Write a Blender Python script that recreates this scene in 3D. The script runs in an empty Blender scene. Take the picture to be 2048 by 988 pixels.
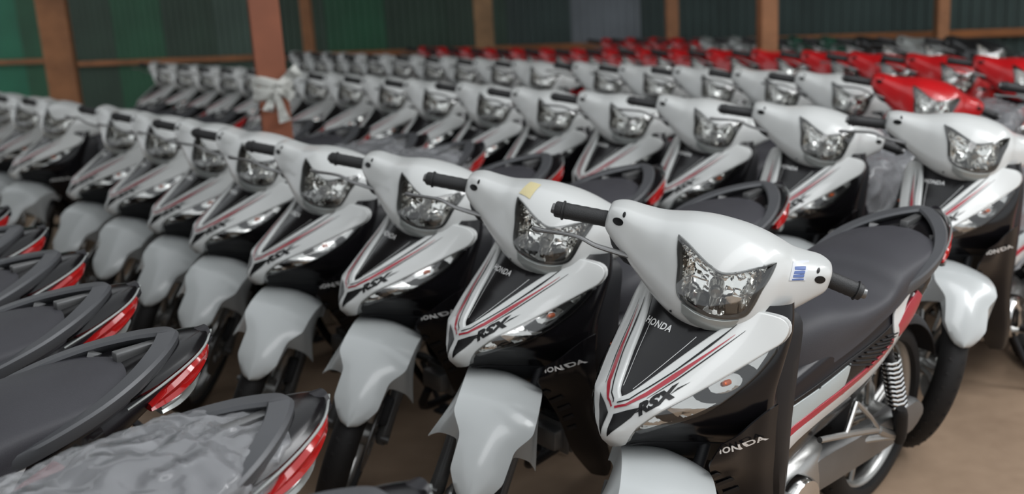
import bpy, bmesh, math, random
import numpy as np
from mathutils import Matrix, Vector, Euler
from mathutils.bvhtree import BVHTree
from mathutils.geometry import barycentric_transform

random.seed(4)
rng = np.random.default_rng(4)
D2R = math.pi / 180
scene = bpy.context.scene
COL = scene.collection

# ------------------------------------------------------------------ camera
FPX, PITCH, ROLL, CAMH = 2068.0, 0.2451, -0.0587, 1.5275
_f = Vector((0, math.cos(PITCH), -math.sin(PITCH)))
_r = Vector((1, 0, 0))
_u = _r.cross(_f)
cR = _r * math.cos(ROLL) + _u * math.sin(ROLL)
cU = _u * math.cos(ROLL) - _r * math.sin(ROLL)
cam_data = bpy.data.cameras.new('camera')
cam = bpy.data.objects.new('camera', cam_data)
COL.objects.link(cam)
cam_data.sensor_width = 36.0
cam_data.lens = FPX / 2048 * 36.0
cam_data.clip_start = 0.05
cam_data.clip_end = 200
cam.matrix_world = Matrix(((cR.x, cU.x, -_f.x, 0), (cR.y, cU.y, -_f.y, 0), (cR.z, cU.z, -_f.z, CAMH), (0, 0, 0, 1)))
cam_data.dof.use_dof = True
cam_data.dof.focus_distance = 2.15
cam_data.dof.aperture_fstop = 2.2
scene.camera = cam

# ------------------------------------------------------------------ light
scene.view_settings.view_transform = 'Standard'
scene.view_settings.look = 'None'
scene.view_settings.gamma = 1
scene.view_settings.exposure = 0.5
world = bpy.data.worlds.new('overcast_sky')
scene.world = world
world.use_nodes = True
wn = world.node_tree
wn.nodes.clear()
wo = wn.nodes.new('ShaderNodeOutputWorld')
wb = wn.nodes.new('ShaderNodeBackground')
wb.inputs[0].default_value = (0.93, 0.97, 1.0, 1)
wb.inputs[1].default_value = 0.70
wn.links.new(wb.outputs[0], wo.inputs[0])
def strip_light(name, loc, size, power, rot=(0, 0, 0)):
    d = bpy.data.lights.new(name, 'AREA')
    d.shape = 'RECTANGLE'
    d.size, d.size_y = size
    d.energy = power
    d.color = (0.98, 0.99, 1.0)
    o = bpy.data.objects.new(name, d)
    COL.objects.link(o)
    o.location = loc
    o.rotation_euler = rot
    return o
# unseen area lights added overhead for broad light and highlight streaks
strip_light('added_strip_light', (2.2, 0.6, 4.3), (1.2, 6.0), 60, (0, .15, -.5))
strip_light('added_strip_light', (6.0, 4.5, 4.3), (2.0, 7.0), 330, (0, .35, -.5))

# ------------------------------------------------------------------ materials
def new_mat(name):
    m = bpy.data.materials.new(name)
    m.use_nodes = True
    return m, m.node_tree, m.node_tree.nodes['Principled BSDF']

def noise_node(nt, scale, detail=4, coord='Object'):
    tc = nt.nodes.new('ShaderNodeTexCoord')
    n = nt.nodes.new('ShaderNodeTexNoise')
    n.inputs['Scale'].default_value = scale
    n.inputs['Detail'].default_value = detail
    nt.links.new(tc.outputs[coord], n.inputs['Vector'])
    return n

def mat(name, col, rough=0.4, metal=0.0, coat=0.0, bump=0.0, bscale=200, var=0.06, vscale=6, spec=None, coord='Object'):
    m, nt, b = new_mat(name)
    b.inputs['Roughness'].default_value = rough
    b.inputs['Metallic'].default_value = metal
    b.inputs['Coat Weight'].default_value = coat
    b.inputs['Coat Roughness'].default_value = 0.04
    if spec is not None:
        b.inputs['Specular IOR Level'].default_value = spec
    n = noise_node(nt, vscale, 3, coord)
    cr = nt.nodes.new('ShaderNodeValToRGB')
    cr.color_ramp.elements[0].position = 0.3
    cr.color_ramp.elements[1].position = 0.7
    cr.color_ramp.elements[0].color = tuple(c * (1 - var) for c in col) + (1,)
    cr.color_ramp.elements[1].color = tuple(min(1, c * (1 + var)) for c in col) + (1,)
    nt.links.new(n.outputs['Fac'], cr.inputs[0])
    nt.links.new(cr.outputs[0], b.inputs['Base Color'])
    if bump > 0:
        n2 = noise_node(nt, bscale, 5, coord)
        bp = nt.nodes.new('ShaderNodeBump')
        bp.inputs['Strength'].default_value = bump
        bp.inputs['Distance'].default_value = 0.002
        nt.links.new(n2.outputs['Fac'], bp.inputs['Height'])
        nt.links.new(bp.outputs[0], b.inputs['Normal'])
    return m

M = {}
M['white'] = mat('white_paint', (0.60, 0.61, 0.60), 0.3, coat=0.35, var=0.015)
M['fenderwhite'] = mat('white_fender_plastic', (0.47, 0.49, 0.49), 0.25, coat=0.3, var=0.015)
M['red'] = mat('red_paint', (0.52, 0.008, 0.012), 0.3, coat=0.5, var=0.04)
M['green'] = mat('dark_green_paint', (0.02, 0.075, 0.05), 0.25, coat=0.8, var=0.04)
M['silver'] = mat('silver_paint', (0.36, 0.38, 0.37), 0.3, metal=0.4, coat=0.6, var=0.04)
M['blackpaint'] = mat('black_paint', (0.012, 0.013, 0.014), 0.25, coat=0.8, var=0.04)
M['black'] = mat('black_gloss_plastic', (0.006, 0.0055, 0.0065), 0.18, var=0.1, spec=0.4)
M['body'] = mat('dark_body_plastic', (0.009, 0.008, 0.011), 0.32, var=0.1, spec=0.35)
M['matte'] = mat('matte_black_plastic', (0.013, 0.013, 0.015), 0.5, bump=0.15, bscale=900, spec=0.35)
M['seat'] = mat('seat_vinyl', (0.046, 0.045, 0.052), 0.5, bump=0.35, bscale=700, var=0.08, spec=0.4)
M['rail'] = mat('grey_rail_plastic', (0.080, 0.082, 0.088), 0.4, metal=0.15, bump=0.05, bscale=900)
M['rubber'] = mat('rubber', (0.012, 0.011, 0.011), 0.6, bump=0.4, bscale=260, spec=0.3)
M['grip'] = mat('grip_rubber', (0.022, 0.022, 0.023), 0.5, bump=0.5, bscale=500)
M['chrome'] = mat('chrome', (0.75, 0.75, 0.74), 0.12, metal=1.0, var=0.02)
M['alloy'] = mat('cast_alloy', (0.42, 0.42, 0.41), 0.32, metal=0.9, bump=0.2, bscale=300)
M['steel'] = mat('dull_steel', (0.22, 0.22, 0.22), 0.4, metal=0.8, bump=0.1)
M['forkgrey'] = mat('fork_grey', (0.10, 0.10, 0.10), 0.35, metal=0.5)
M['redlens'] = mat('red_lens', (0.42, 0.012, 0.012), 0.1, coat=0.6, var=0.05)
M['amber'] = mat('amber_bulb', (0.75, 0.14, 0.03), 0.15, coat=0.4)
M['decalred'] = mat('red_decal', (0.36, 0.018, 0.035), 0.3, coat=0.4, var=0.08)
M['decalwhite'] = mat('white_decal', (0.62, 0.62, 0.61), 0.3, coat=0.4, var=0.02)
M['decalblack'] = mat('black_decal', (0.006, 0.006, 0.0065), 0.35, spec=0.3)
M['decalsilver'] = mat('pale_silver_decal', (0.42, 0.46, 0.46), 0.3, metal=0.3, coat=0.4, var=0.03)
M['decalpurple'] = mat('plum_decal', (0.20, 0.03, 0.10), 0.3, coat=0.4)
M['letter'] = mat('silver_lettering', (0.75, 0.75, 0.74), 0.25, metal=0.4)
M['blue'] = mat('blue_print', (0.10, 0.16, 0.38), 0.4)
M['paper'] = mat('sticker_paper', (0.62, 0.64, 0.68), 0.4)
M['tape'] = mat('yellowed_masking_tape', (0.62, 0.54, 0.30), 0.6, bump=0.2)
M['bulb'] = mat('bulb_cap', (0.30, 0.29, 0.27), 0.2, metal=0.8)

def reflector_mat(name, scale, strength):
    m, nt, b = new_mat(name)
    b.inputs['Metallic'].default_value = 1
    b.inputs['Roughness'].default_value = 0.07
    b.inputs['Base Color'].default_value = (0.9, 0.89, 0.87, 1)
    tc = nt.nodes.new('ShaderNodeTexCoord')
    v = nt.nodes.new('ShaderNodeTexVoronoi')
    v.inputs['Scale'].default_value = scale
    nt.links.new(tc.outputs['Object'], v.inputs['Vector'])
    bp = nt.nodes.new('ShaderNodeBump')
    bp.inputs['Strength'].default_value = strength
    bp.inputs['Distance'].default_value = 0.006
    nt.links.new(v.outputs['Distance'], bp.inputs['Height'])
    nt.links.new(bp.outputs[0], b.inputs['Normal'])
    return m
M['reflector'] = reflector_mat('chrome_reflector', 24, 0.22)
M['sigreflector'] = reflector_mat('signal_reflector', 26, 0.2)
M['sigreflector'].node_tree.nodes['Principled BSDF'].inputs['Base Color'].default_value = (.62, .61, .60, 1)

def glass_mat(name, tint, fac=0.12, rough=0.03):
    m = bpy.data.materials.new(name)
    m.use_nodes = True
    nt = m.node_tree
    nt.nodes.clear()
    o = nt.nodes.new('ShaderNodeOutputMaterial')
    t = nt.nodes.new('ShaderNodeBsdfTransparent')
    t.inputs[0].default_value = tint + (1,)
    g = nt.nodes.new('ShaderNodeBsdfGlossy')
    g.inputs['Roughness'].default_value = rough
    lw = nt.nodes.new('ShaderNodeLayerWeight')
    lw.inputs[0].default_value = 0.35
    mx = nt.nodes.new('ShaderNodeMixShader')
    ma = nt.nodes.new('ShaderNodeMath')
    ma.operation = 'MULTIPLY_ADD'
    ma.inputs[1].default_value = 0.8
    ma.inputs[2].default_value = fac * 0.5
    nt.links.new(lw.outputs['Fresnel'], ma.inputs[0])
    nt.links.new(ma.outputs[0], mx.inputs[0])
    nt.links.new(t.outputs[0], mx.inputs[1])
    nt.links.new(g.outputs[0], mx.inputs[2])
    nt.links.new(mx.outputs[0], o.inputs[0])
    return m
M['lens'] = glass_mat('clear_lens', (0.92, 0.93, 0.92))
M['smoke'] = glass_mat('smoked_lens', (0.5, 0.5, 0.5), 0.2)

def film_mat():
    m = bpy.data.materials.new('crinkled_plastic_film')
    m.use_nodes = True
    nt = m.node_tree
    nt.nodes.clear()
    o = nt.nodes.new('ShaderNodeOutputMaterial')
    t = nt.nodes.new('ShaderNodeBsdfTransparent')
    t.inputs[0].default_value = (0.93, 0.93, 0.94, 1)
    p = nt.nodes.new('ShaderNodeBsdfPrincipled')
    p.inputs['Base Color'].default_value = (0.40, 0.405, 0.42, 1)
    p.inputs['Roughness'].default_value = 0.14
    p.inputs['Specular IOR Level'].default_value = 0.9
    tc = nt.nodes.new('ShaderNodeTexCoord')
    n1 = nt.nodes.new('ShaderNodeTexNoise')
    n1.noise_type = 'RIDGED_MULTIFRACTAL'
    n1.inputs['Scale'].default_value = 7
    n1.inputs['Detail'].default_value = 7
    n1.inputs['Roughness'].default_value = 0.62
    n1.inputs['Distortion'].default_value = 1.6
    nt.links.new(tc.outputs['Object'], n1.inputs['Vector'])
    bp = nt.nodes.new('ShaderNodeBump')
    bp.inputs['Strength'].default_value = 1.0
    bp.inputs['Distance'].default_value = 0.03
    nt.links.new(n1.outputs['Fac'], bp.inputs['Height'])
    nt.links.new(bp.outputs[0], p.inputs['Normal'])
    mr = nt.nodes.new('ShaderNodeMapRange')
    mr.inputs['From Min'].default_value = 0.2
    mr.inputs['From Max'].default_value = 1.2
    mr.inputs['To Min'].default_value = 0.5
    mr.inputs['To Max'].default_value = 0.9
    nt.links.new(n1.outputs['Fac'], mr.inputs['Value'])
    mx = nt.nodes.new('ShaderNodeMixShader')
    nt.links.new(mr.outputs[0], mx.inputs[0])
    nt.links.new(t.outputs[0], mx.inputs[1])
    nt.links.new(p.outputs[0], mx.inputs[2])
    nt.links.new(mx.outputs[0], o.inputs[0])
    return m
M['film'] = film_mat()

# ------------------------------------------------------------------ mesh helpers
def finish(bm, name, mats, smooth=True, ang=38):
    bmesh.ops.recalc_face_normals(bm, faces=bm.faces)
    for f in bm.faces:
        f.smooth = smooth
    if smooth:
        a = ang * D2R
        for e in bm.edges:
            if len(e.link_faces) == 2 and e.calc_face_angle(0) > a:
                e.smooth = False
    cn = bm.verts.layers.float_vector.get('cn')
    nv = None
    if cn is not None:
        nv = []
        for v in bm.verts:
            q = v[cn].copy()
            if q.length > .5 and v.normal.dot(q) < 0:
                q = -q
            nv.append(tuple(q) if q.length > .5 else (0, 0, 0))
    me = bpy.data.meshes.new(name)
    bm.to_mesh(me)
    bm.free()
    if nv is not None and smooth:
        a_ = me.attributes.get('cn')
        if a_ is not None:
            me.attributes.remove(a_)
        me.normals_split_custom_set_from_vertices(nv)
    for m in (mats if isinstance(mats, (list, tuple)) else [mats]):
        me.materials.append(m)
    return me

def bm_from(vs, fs):
    bm = bmesh.new()
    bv = [bm.verts.new(v) for v in vs]
    for f in fs:
        try:
            bm.faces.new([bv[i] for i in f])
        except ValueError:
            pass
    return bm

def cr_interp(P, n, closed):
    """Catmull-Rom resample of rows P (k x d) with n steps per segment."""
    P = np.asarray(P, float)
    k = len(P)
    out = []
    segs = k if closed else k - 1
    for i in range(segs):
        if closed:
            p0, p1, p2, p3 = P[(i - 1) % k], P[i], P[(i + 1) % k], P[(i + 2) % k]
        else:
            p1, p2 = P[i], P[i + 1]
            p0 = P[i - 1] if i > 0 else 2 * p1 - p2
            p3 = P[i + 2] if i + 2 < k else 2 * p2 - p1
        for j in range(n):
            t = j / n
            out.append(0.5 * ((2 * p1) + (-p0 + p2) * t + (2 * p0 - 5 * p1 + 4 * p2 - p3) * t * t + (-p0 + 3 * p1 - 3 * p2 + p3) * t ** 3))
    if not closed:
        out.append(P[-1])
    return np.array(out)

def loft_bm(rings, nu=3, nv=3, closed=True, caps=True):
    R = np.array(rings, float)                       # K x N x 3
    K, N = R.shape[:2]
    A = np.array([cr_interp(R[i], nv, closed) for i in range(K)])
    K2 = A.shape[1]
    B = cr_interp(A.reshape(K, -1), nu, False).reshape(-1, K2, 3)
    a, b = B.shape[:2]
    vs = B.reshape(-1, 3)
    fs = []
    for i in range(a - 1):
        for j in range(b if closed else b - 1):
            j2 = (j + 1) % b
            fs.append((i * b + j, i * b + j2, (i + 1) * b + j2, (i + 1) * b + j))
    if closed and caps:
        fs.append(tuple(range(b)))
        fs.append(tuple((a - 1) * b + j for j in range(b)))
    return bm_from([tuple(v) for v in vs], fs)

def sup(cx, cz, hx, hz, e=2.5, n=20, shear=0.0):
    """superellipse ring in two coordinates"""
    pts = []
    for i in range(n):
        t = 2 * math.pi * i / n
        c, s = math.cos(t), math.sin(t)
        a = math.copysign(abs(c) ** (2 / e), c) * hx
        b = math.copysign(abs(s) ** (2 / e), s) * hz
        pts.append((cx + a - shear * b, cz + b))
    return pts

def tube_bm(path, rad, n=10, sub=1, bm=None, closed=False, flat=1.0, updir=(0, 0, 1)):
    P = [np.array(p, float) for p in path]
    R = rad if isinstance(rad, (list, tuple)) else [rad] * len(P)
    if sub > 1:
        Q = cr_interp(np.array([list(p) + [r] for p, r in zip(P, R)]), sub, closed)
        P = [q[:3] for q in Q]
        R = [q[3] for q in Q]
    own = bm is None
    if own:
        bm = bmesh.new()
    rings = []
    k = len(P)
    up = np.array(updir, float)
    for i in range(k):
        a = P[(i - 1) % k] if (closed or i > 0) else P[i]
        b = P[(i + 1) % k] if (closed or i < k - 1) else P[i]
        t = b - a
        t /= np.linalg.norm(t) + 1e-12
        s = np.cross(t, up)
        if np.linalg.norm(s) < 1e-3:
            s = np.cross(t, (1, 0, 0))
        s /= np.linalg.norm(s)
        u = np.cross(s, t)
        ring = []
        for j in range(n):
            an = 2 * math.pi * j / n
            ring.append(bm.verts.new(tuple(P[i] + R[i] * (math.cos(an) * s + flat * math.sin(an) * u))))
        rings.append(ring)
    for i in range(k if closed else k - 1):
        r0, r1 = rings[i], rings[(i + 1) % k]
        for j in range(n):
            bm.faces.new((r0[j], r0[(j + 1) % n], r1[(j + 1) % n], r1[j]))
    if not closed:
        bm.faces.new(rings[0])
        bm.faces.new(rings[-1])
    return bm

def lathe_bm(profile, axis='y', n=32, center=(0, 0, 0), bm=None, closed=False):
    """profile: (radius, axial) pairs"""
    if bm is None:
        bm = bmesh.new()
    cx, cy, cz = center
    rings = []
    for r, a in profile:
        ring = []
        for j in range(n):
            t = 2 * math.pi * j / n
            if axis == 'y':
                v = (cx + r * math.cos(t), cy + a, cz + r * math.sin(t))
            elif axis == 'z':
                v = (cx + r * math.cos(t), cy + r * math.sin(t), cz + a)
            else:
                v = (cx + a, cy + r * math.cos(t), cz + r * math.sin(t))
            ring.append(bm.verts.new(v))
        rings.append(ring)
    k = len(rings)
    for i in range(k if closed else k - 1):
        r0, r1 = rings[i], rings[(i + 1) % k]
        for j in range(n):
            bm.faces.new((r0[j], r0[(j + 1) % n], r1[(j + 1) % n], r1[j]))
    if not closed:
        if profile[0][0] > 1e-5:
            bm.faces.new(rings[0])
        if profile[-1][0] > 1e-5:
            bm.faces.new(rings[-1])
    return bm

def box_bm(x0, x1, y0, y1, z0, z1, bm=None, bev=0.0):
    own = bm if bm is not None else bmesh.new()
    b = bmesh.new()
    v = [b.verts.new((x, y, z)) for x in (x0, x1) for y in (y0, y1) for z in (z0, z1)]
    for f in ((0, 1, 3, 2), (4, 6, 7, 5), (0, 4, 5, 1), (2, 3, 7, 6), (0, 2, 6, 4), (1, 5, 7, 3)):
        b.faces.new([v[i] for i in f])
    if bev > 0:
        bmesh.ops.bevel(b, geom=list(b.edges), offset=bev, segments=2, profile=0.5, affect='EDGES')
    merge(own, b)
    return own

def merge(dst, src, mat_index=None, M4=None):
    tmp = bpy.data.meshes.new('tmp')
    if M4 is not None:
        src.transform(M4)
    if mat_index is not None:
        for f in src.faces:
            f.material_index = mat_index
    src.to_mesh(tmp)
    src.free()
    dst.from_mesh(tmp)
    bpy.data.meshes.remove(tmp)
    return dst

def solid(bm, th):
    bmesh.ops.recalc_face_normals(bm, faces=bm.faces)
    bmesh.ops.solidify(bm, geom=list(bm.faces), thickness=th)
    return bm

def mirror_y(bm):
    bm.transform(Matrix.Scale(-1, 4, (0, 1, 0)))
    bmesh.ops.reverse_faces(bm, faces=bm.faces)
    return bm

class Surf:
    """ray casting against a mesh with interpolated normals"""
    def __init__(self, src):
        bm = src.copy()
        bmesh.ops.triangulate(bm, faces=list(bm.faces))
        bm.normal_update()
        bm.verts.index_update()
        self.co = [v.co.copy() for v in bm.verts]
        self.no = [v.normal.copy() for v in bm.verts]
        self.tri = [tuple(v.index for v in f.verts) for f in bm.faces]
        self.t = BVHTree.FromPolygons(self.co, self.tri)
        bm.free()
    def smooth(self, l, n, i):
        a, b, c = self.tri[i]
        q = barycentric_transform(l, self.co[a], self.co[b], self.co[c], self.no[a], self.no[b], self.no[c])
        if q.length < 1e-6:
            return n
        q.normalize()
        return q if q.dot(n) > 0 else -q
    def ray_cast(self, o, d):
        l, n, i, ds = self.t.ray_cast(o, d)
        if l is None:
            return l, n, i, ds
        return l, self.smooth(l, n, i), i, ds
    def find_nearest(self, p):
        l, n, i, ds = self.t.find_nearest(p)
        return l, self.smooth(l, n, i), i, ds

def bvh_of(bm):
    bm.normal_update()
    return Surf(bm)

def spline(pts, n=4, closed=True):
    return [tuple(p) for p in cr_interp(pts, n, closed)]

def fill_poly(pts, step, inset=0.0):
    """triangulated, grid-cut 2D polygon as a bmesh in the xy plane"""
    bm = bmesh.new()
    vs = [bm.verts.new((p[0], p[1], 0)) for p in pts]
    es = [bm.edges.new((vs[i], vs[(i + 1) % len(vs)])) for i in range(len(vs))]
    bmesh.ops.triangle_fill(bm, use_beauty=True, use_dissolve=False, edges=es)
    bm.normal_update()
    if inset > 0:
        bmesh.ops.inset_region(bm, faces=list(bm.faces), thickness=inset, use_even_offset=False)
    xs = [p[0] for p in pts]
    ys = [p[1] for p in pts]
    x = min(xs) + step
    while x < max(xs):
        bmesh.ops.bisect_plane(bm, geom=list(bm.verts) + list(bm.edges) + list(bm.faces), plane_co=(x, 0, 0), plane_no=(1, 0, 0))
        x += step
    y = min(ys) + step
    while y < max(ys):
        bmesh.ops.bisect_plane(bm, geom=list(bm.verts) + list(bm.edges) + list(bm.faces), plane_co=(0, y, 0), plane_no=(0, 1, 0))
        y += step
    bmesh.ops.triangulate(bm, faces=list(bm.faces))
    return bm

def project(bm, bvh, view, off, base=0.0):
    """drop a flat bmesh onto a surface; view 'front' uses (y,z), 'left'/'right' use (x,z), 'top' (x,y)"""
    cn = bm.verts.layers.float_vector.new('cn')
    bnd = set()
    for e in bm.edges:
        if len(e.link_faces) == 1:
            bnd.update(e.verts)
    for v in bm.verts:
        a, b = v.co.x, v.co.y
        if view == 'front':
            o, d = Vector((2, a, b)), Vector((-1, 0, 0))
        elif view == 'left':
            o, d = Vector((a, 2, b)), Vector((0, -1, 0))
        elif view == 'right':
            o, d = Vector((a, -2, b)), Vector((0, 1, 0))
        else:
            o, d = Vector((a, b, 3)), Vector((0, 0, -1))
        loc, nor, idx, dist = bvh.ray_cast(o, d)
        if loc is None:
            # slide to the closest surface point along the view line
            best = None
            for t in np.linspace(1.2, 2.6, 57):
                q = o + d * t
                l2, n2, i2, d2 = bvh.find_nearest(q)
                if best is None or d2 < best[0]:
                    best = (d2, l2, n2)
            loc, nor = best[1], best[2]
        if nor.dot(d) > 0:
            nor = -nor
        h = off
        v[cn] = nor
        v.co = loc + nor * h
    return bm

def panel(pts, bvh, view, off=0.006, step=0.02, bev=0.004, skirt=0.006, sp=0):
    """raised panel with rounded edge and a skirt going into the surface"""
    if sp:
        pts = spline(pts, sp)
    if off > 0.0016:
        bm = fill_poly(pts, step, 0)
        project(bm, bvh, view, off)
        bd = [e for e in bm.edges if len(e.link_faces) == 1]
        dirs = {'front': Vector((-1, 0, 0)), 'left': Vector((0, -1, 0)), 'right': Vector((0, 1, 0)), 'top': Vector((0, 0, -1))}[view]
        cn = bm.verts.layers.float_vector.get('cn')
        mp = {}
        def dup(v):
            # bevelled lip: a rounded edge ring, then a skirt that goes into the base surface
            if v not in mp:
                n = v[cn].copy()
                o = Vector((0, 0, 0))
                for e in v.link_edges:
                    if len(e.link_faces) == 1:
                        f = e.link_faces[0]
                        q = (e.verts[0].co + e.verts[1].co) / 2 - f.calc_center_median()
                        t = (e.verts[1].co - e.verts[0].co)
                        if t.length > 1e-9:
                            t.normalize()
                            q -= t * q.dot(t)
                        if q.length > 1e-9:
                            o += q.normalized()
                o -= n * o.dot(n)
                o = o.normalized() if o.length > 1e-6 else Vector((0, 0, 0))
                b = min(bev, off * .45)
                ring = [bm.verts.new(v.co), bm.verts.new(v.co + o * b * .7 - n * b * .3), bm.verts.new(v.co + o * b - n * b), bm.verts.new(v.co + o * b - n * b + dirs * skirt)]
                ring[0][cn] = n
                ring[1][cn] = (n + o).normalized()
                ring[2][cn] = o if o.length > .5 else n
                mp[v] = ring
            return mp[v]
        for e in bd:
            a, b_ = e.verts
            A, B = dup(a), dup(b_)
            for k in range(3):
                try:
                    bm.faces.new((A[k], B[k], B[k + 1], A[k + 1]))
                except ValueError:
                    pass
    else:
        bm = fill_poly(pts, step, 0)
        project(bm, bvh, view, off)
    return bm

def strip(path, w):
    """polygon around a 2D polyline; w = list of half widths"""
    P = np.array(path, float)
    L, Rr = [], []
    for i in range(len(P)):
        a = P[max(0, i - 1)]
        b = P[min(len(P) - 1, i + 1)]
        t = (b - a) / (np.linalg.norm(b - a) + 1e-9)
        n = np.array([-t[1], t[0]])
        L.append(tuple(P[i] + n * w[i]))
        Rr.append(tuple(P[i] - n * w[i]))
    return L + Rr[::-1]

def text_polys(txt, size, shear=0.0, bold=0.0, spacing=1.0):
    cu = bpy.data.curves.new('t', 'FONT')
    cu.body = txt
    cu.size = size
    cu.shear = shear
    cu.offset = bold
    cu.space_character = spacing
    cu.align_x = 'CENTER'
    cu.align_y = 'CENTER'
    cu.resolution_u = 3
    ob = bpy.data.objects.new('t', cu)
    me = bpy.data.meshes.new_from_object(ob)
    bm = bmesh.new()
    bm.from_mesh(me)
    bpy.data.objects.remove(ob)
    bpy.data.curves.remove(cu)
    bpy.data.meshes.remove(me)
    bmesh.ops.triangulate(bm, faces=list(bm.faces))
    return bm

def text_on(txt, size, at, ang, bvh, view, off=0.0015, shear=0.0, bold=0.0, spacing=1.0, stretch=1.0, flip=False):
    bm = text_polys(txt, size, shear, bold, spacing)
    bmesh.ops.subdivide_edges(bm, edges=[e for e in bm.edges if e.calc_length() > 0.01], cuts=1)
    c, s = math.cos(ang), math.sin(ang)
    for v in bm.verts:
        x, y = v.co.x * stretch, v.co.y
        if flip:
            x = -x
        v.co = Vector((at[0] + c * x - s * y, at[1] + s * x + c * y, 0))
    return project(bm, bvh, view, off)

# ------------------------------------------------------------------ scene-graph helpers
class Part:
    def __init__(self, name, mesh, key=None, steer=False, kids=(), label=None, near=False, paint=False, kind=None):
        self.name, self.mesh, self.steer, self.kids = name, mesh, steer, list(kids)
        self.label, self.near, self.paint, self.kind = label, near, paint, kind

_k = Vector((-math.sin(0.46), 0, math.cos(0.46)))
def steer_mat(a):
    return Matrix.Translation((0.69, 0, 0)) @ Matrix.Rotation(a, 4, _k) @ Matrix.Translation((-0.69, 0, 0))
SM = steer_mat(0.60) @ Matrix.Translation((.3, 0, .93)) @ Matrix.Rotation(.03, 4, 'X') @ Matrix.Translation((-.3, 0, -.93))
SMF = steer_mat(0.72)

def link(name, mesh, parent=None, mtx=None):
    o = bpy.data.objects.new(name, mesh)
    COL.objects.link(o)
    if parent is not None:
        o.parent = parent
    if mtx is not None:
        o.matrix_local = mtx
    return o

def build_tree(parts, root):
    for p in parts:
        o = link(p.name, p.mesh, root, (SMF if p.name in ('front_fender', 'front_wheel', 'fork_leg') else SM) if p.steer else None)
        if p.label:
            o['label'] = p.label
        if p.kind:
            o['kind'] = p.kind
        o['_near'] = 1 if p.near else 0
        o['_paint'] = 1 if p.paint else 0
        for q in p.kids:
            c = link(q.name, q.mesh, o)
            if q.label:
                c['label'] = q.label
            if q.kind:
                c['kind'] = q.kind
            c['_near'] = 1 if q.near else 0
            c['_paint'] = 1 if q.paint else 0

def copy_bike(src, near, paint=None):
    r = src.copy()
    COL.objects.link(r)
    def cp(o, par):
        if o['_near'] and not near:
            return
        c = o.copy()
        COL.objects.link(c)
        c.parent = par
        if paint is not None and o['_paint']:
            c.material_slots[0].link = 'OBJECT'
            c.material_slots[0].material = paint
        for k in o.children:
            cp(k, c)
    for k in src.children:
        cp(k, r)
    return r

# ================================================================== the motorbike (x forward, y left, z up)
#@@MASTER
# ---- master surface of the handlebar cover
def cover_rings():
    T = [(-0.250, .178, .150, .955, .935, 2.0, .1), (-0.246, .202, .126, .970, .918, 3.0, .15), (-0.218, .232, .120, .982, .900, 3.2, .2), (-0.18, .262, .126, .986, .876, 3.0, .25),
         (-0.145, .298, .135, .993, .856, 2.7, .3), (-0.115, .335, .145, 1.006, .842, 2.5, .33), (-0.08, .366, .155, 1.020, .832, 2.4, .36),
         (-0.04, .382, .16, 1.028, .824, 2.4, .38), (0, .388, .16, 1.030, .820, 2.4, .38)]
    T = T + [(-a[0],) + a[1:] for a in T[-2::-1]]
    rings = []
    for y, xf, xb, zt, zb, e, sh in T:
        y -= .015 * min(1, max(0, (abs(y) - .11) / .12))
        rings.append([(p[0], y, p[1]) for p in sup((xf + xb) / 2, (zt + zb) / 2, (xf - xb) / 2, (zt - zb) / 2, e, 20, sh)])
    return rings
cover_bm = loft_bm(cover_rings(), 5, 4)
cover_bvh = bvh_of(cover_bm)

# ---- master surface of the front cover
FC = [  # z, [(x,y) centre -> side -> back]
    (.882, [(.325, 0), (.320, .05), (.300, .10), (.272, .140), (.242, .165), (.215, .172), (.190, .160)]),
    (.83, [(.380, 0), (.372, .055), (.347, .105), (.308, .150), (.265, .182), (.235, .187), (.205, .172)]),
    (.77, [(.443, 0), (.434, .055), (.405, .105), (.358, .15), (.302, .186), (.270, .192), (.235, .176)]),
    (.71, [(.500, 0), (.487, .055), (.454, .10), (.402, .145), (.337, .180), (.298, .191), (.260, .178)]),
    (.66, [(.548, 0), (.530, .050), (.487, .09), (.425, .130), (.352, .172), (.307, .190), (.267, .182)]),
    (.632, [(.578, 0), (.553, .038), (.495, .075), (.425, .115), (.348, .163), (.307, .184), (.270, .180)]),
    (.610, [(.577, 0), (.548, .028), (.490, .062), (.420, .103), (.347, .150), (.310, .172), (.275, .172)]),
    (.582, [(.535, 0), (.505, .020), (.455, .05), (.390, .09), (.332, .135), (.305, .158), (.275, .160)]),
]
def fc_rings():
    out = []
    for z, h in FC:
        out.append([(x, -y, z) for x, y in h[::-1]] + [(x, y, z) for x, y in h[1:]])
    return out
fc_bm = loft_bm(fc_rings(), 8, 6, closed=False)
fc_bvh = bvh_of(fc_bm)
#@@ENDMASTER

# ---- master surface of the rear body (side covers and tail), sections along x
BODY = [  # x, z_bottom, z_top, half width bottom, mid, top
    (.20, .36, .60, .105, .135, .115),
    (.10, .40, .64, .115, .143, .118),
    (-.02, .44, .665, .120, .149, .122),
    (-.16, .46, .690, .122, .152, .125),
    (-.30, .49, .715, .120, .152, .130),
    (-.42, .54, .735, .115, .148, .132),
    (-.52, .60, .755, .105, .140, .125),
    (-.62, .66, .775, .092, .126, .112),
    (-.74, .72, .795, .070, .098, .088),
    (-.85, .77, .815, .045, .064, .054),
    (-.915, .80, .825, .018, .026, .022),
]
def body_rings():
    out = []
    for x, zb, zt, wb, wm, wt in BODY:
        zm = zb + (zt - zb) * .55
        h = [(0, zb - .005), (wb * .8, zb), (wb, zb + (zm - zb) * .25), (wm, zm), (wt + (wm - wt) * .4, zm + (zt - zm) * .6), (wt, zt), (wt * .55, zt + .012), (0, zt + .015)]
        out.append([(x, y, z) for y, z in h] + [(x, -y, z) for y, z in h[-2:0:-1]])
    return out
body_bm = loft_bm(body_rings(), 6, 4)
body_bvh = bvh_of(body_bm)

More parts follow.
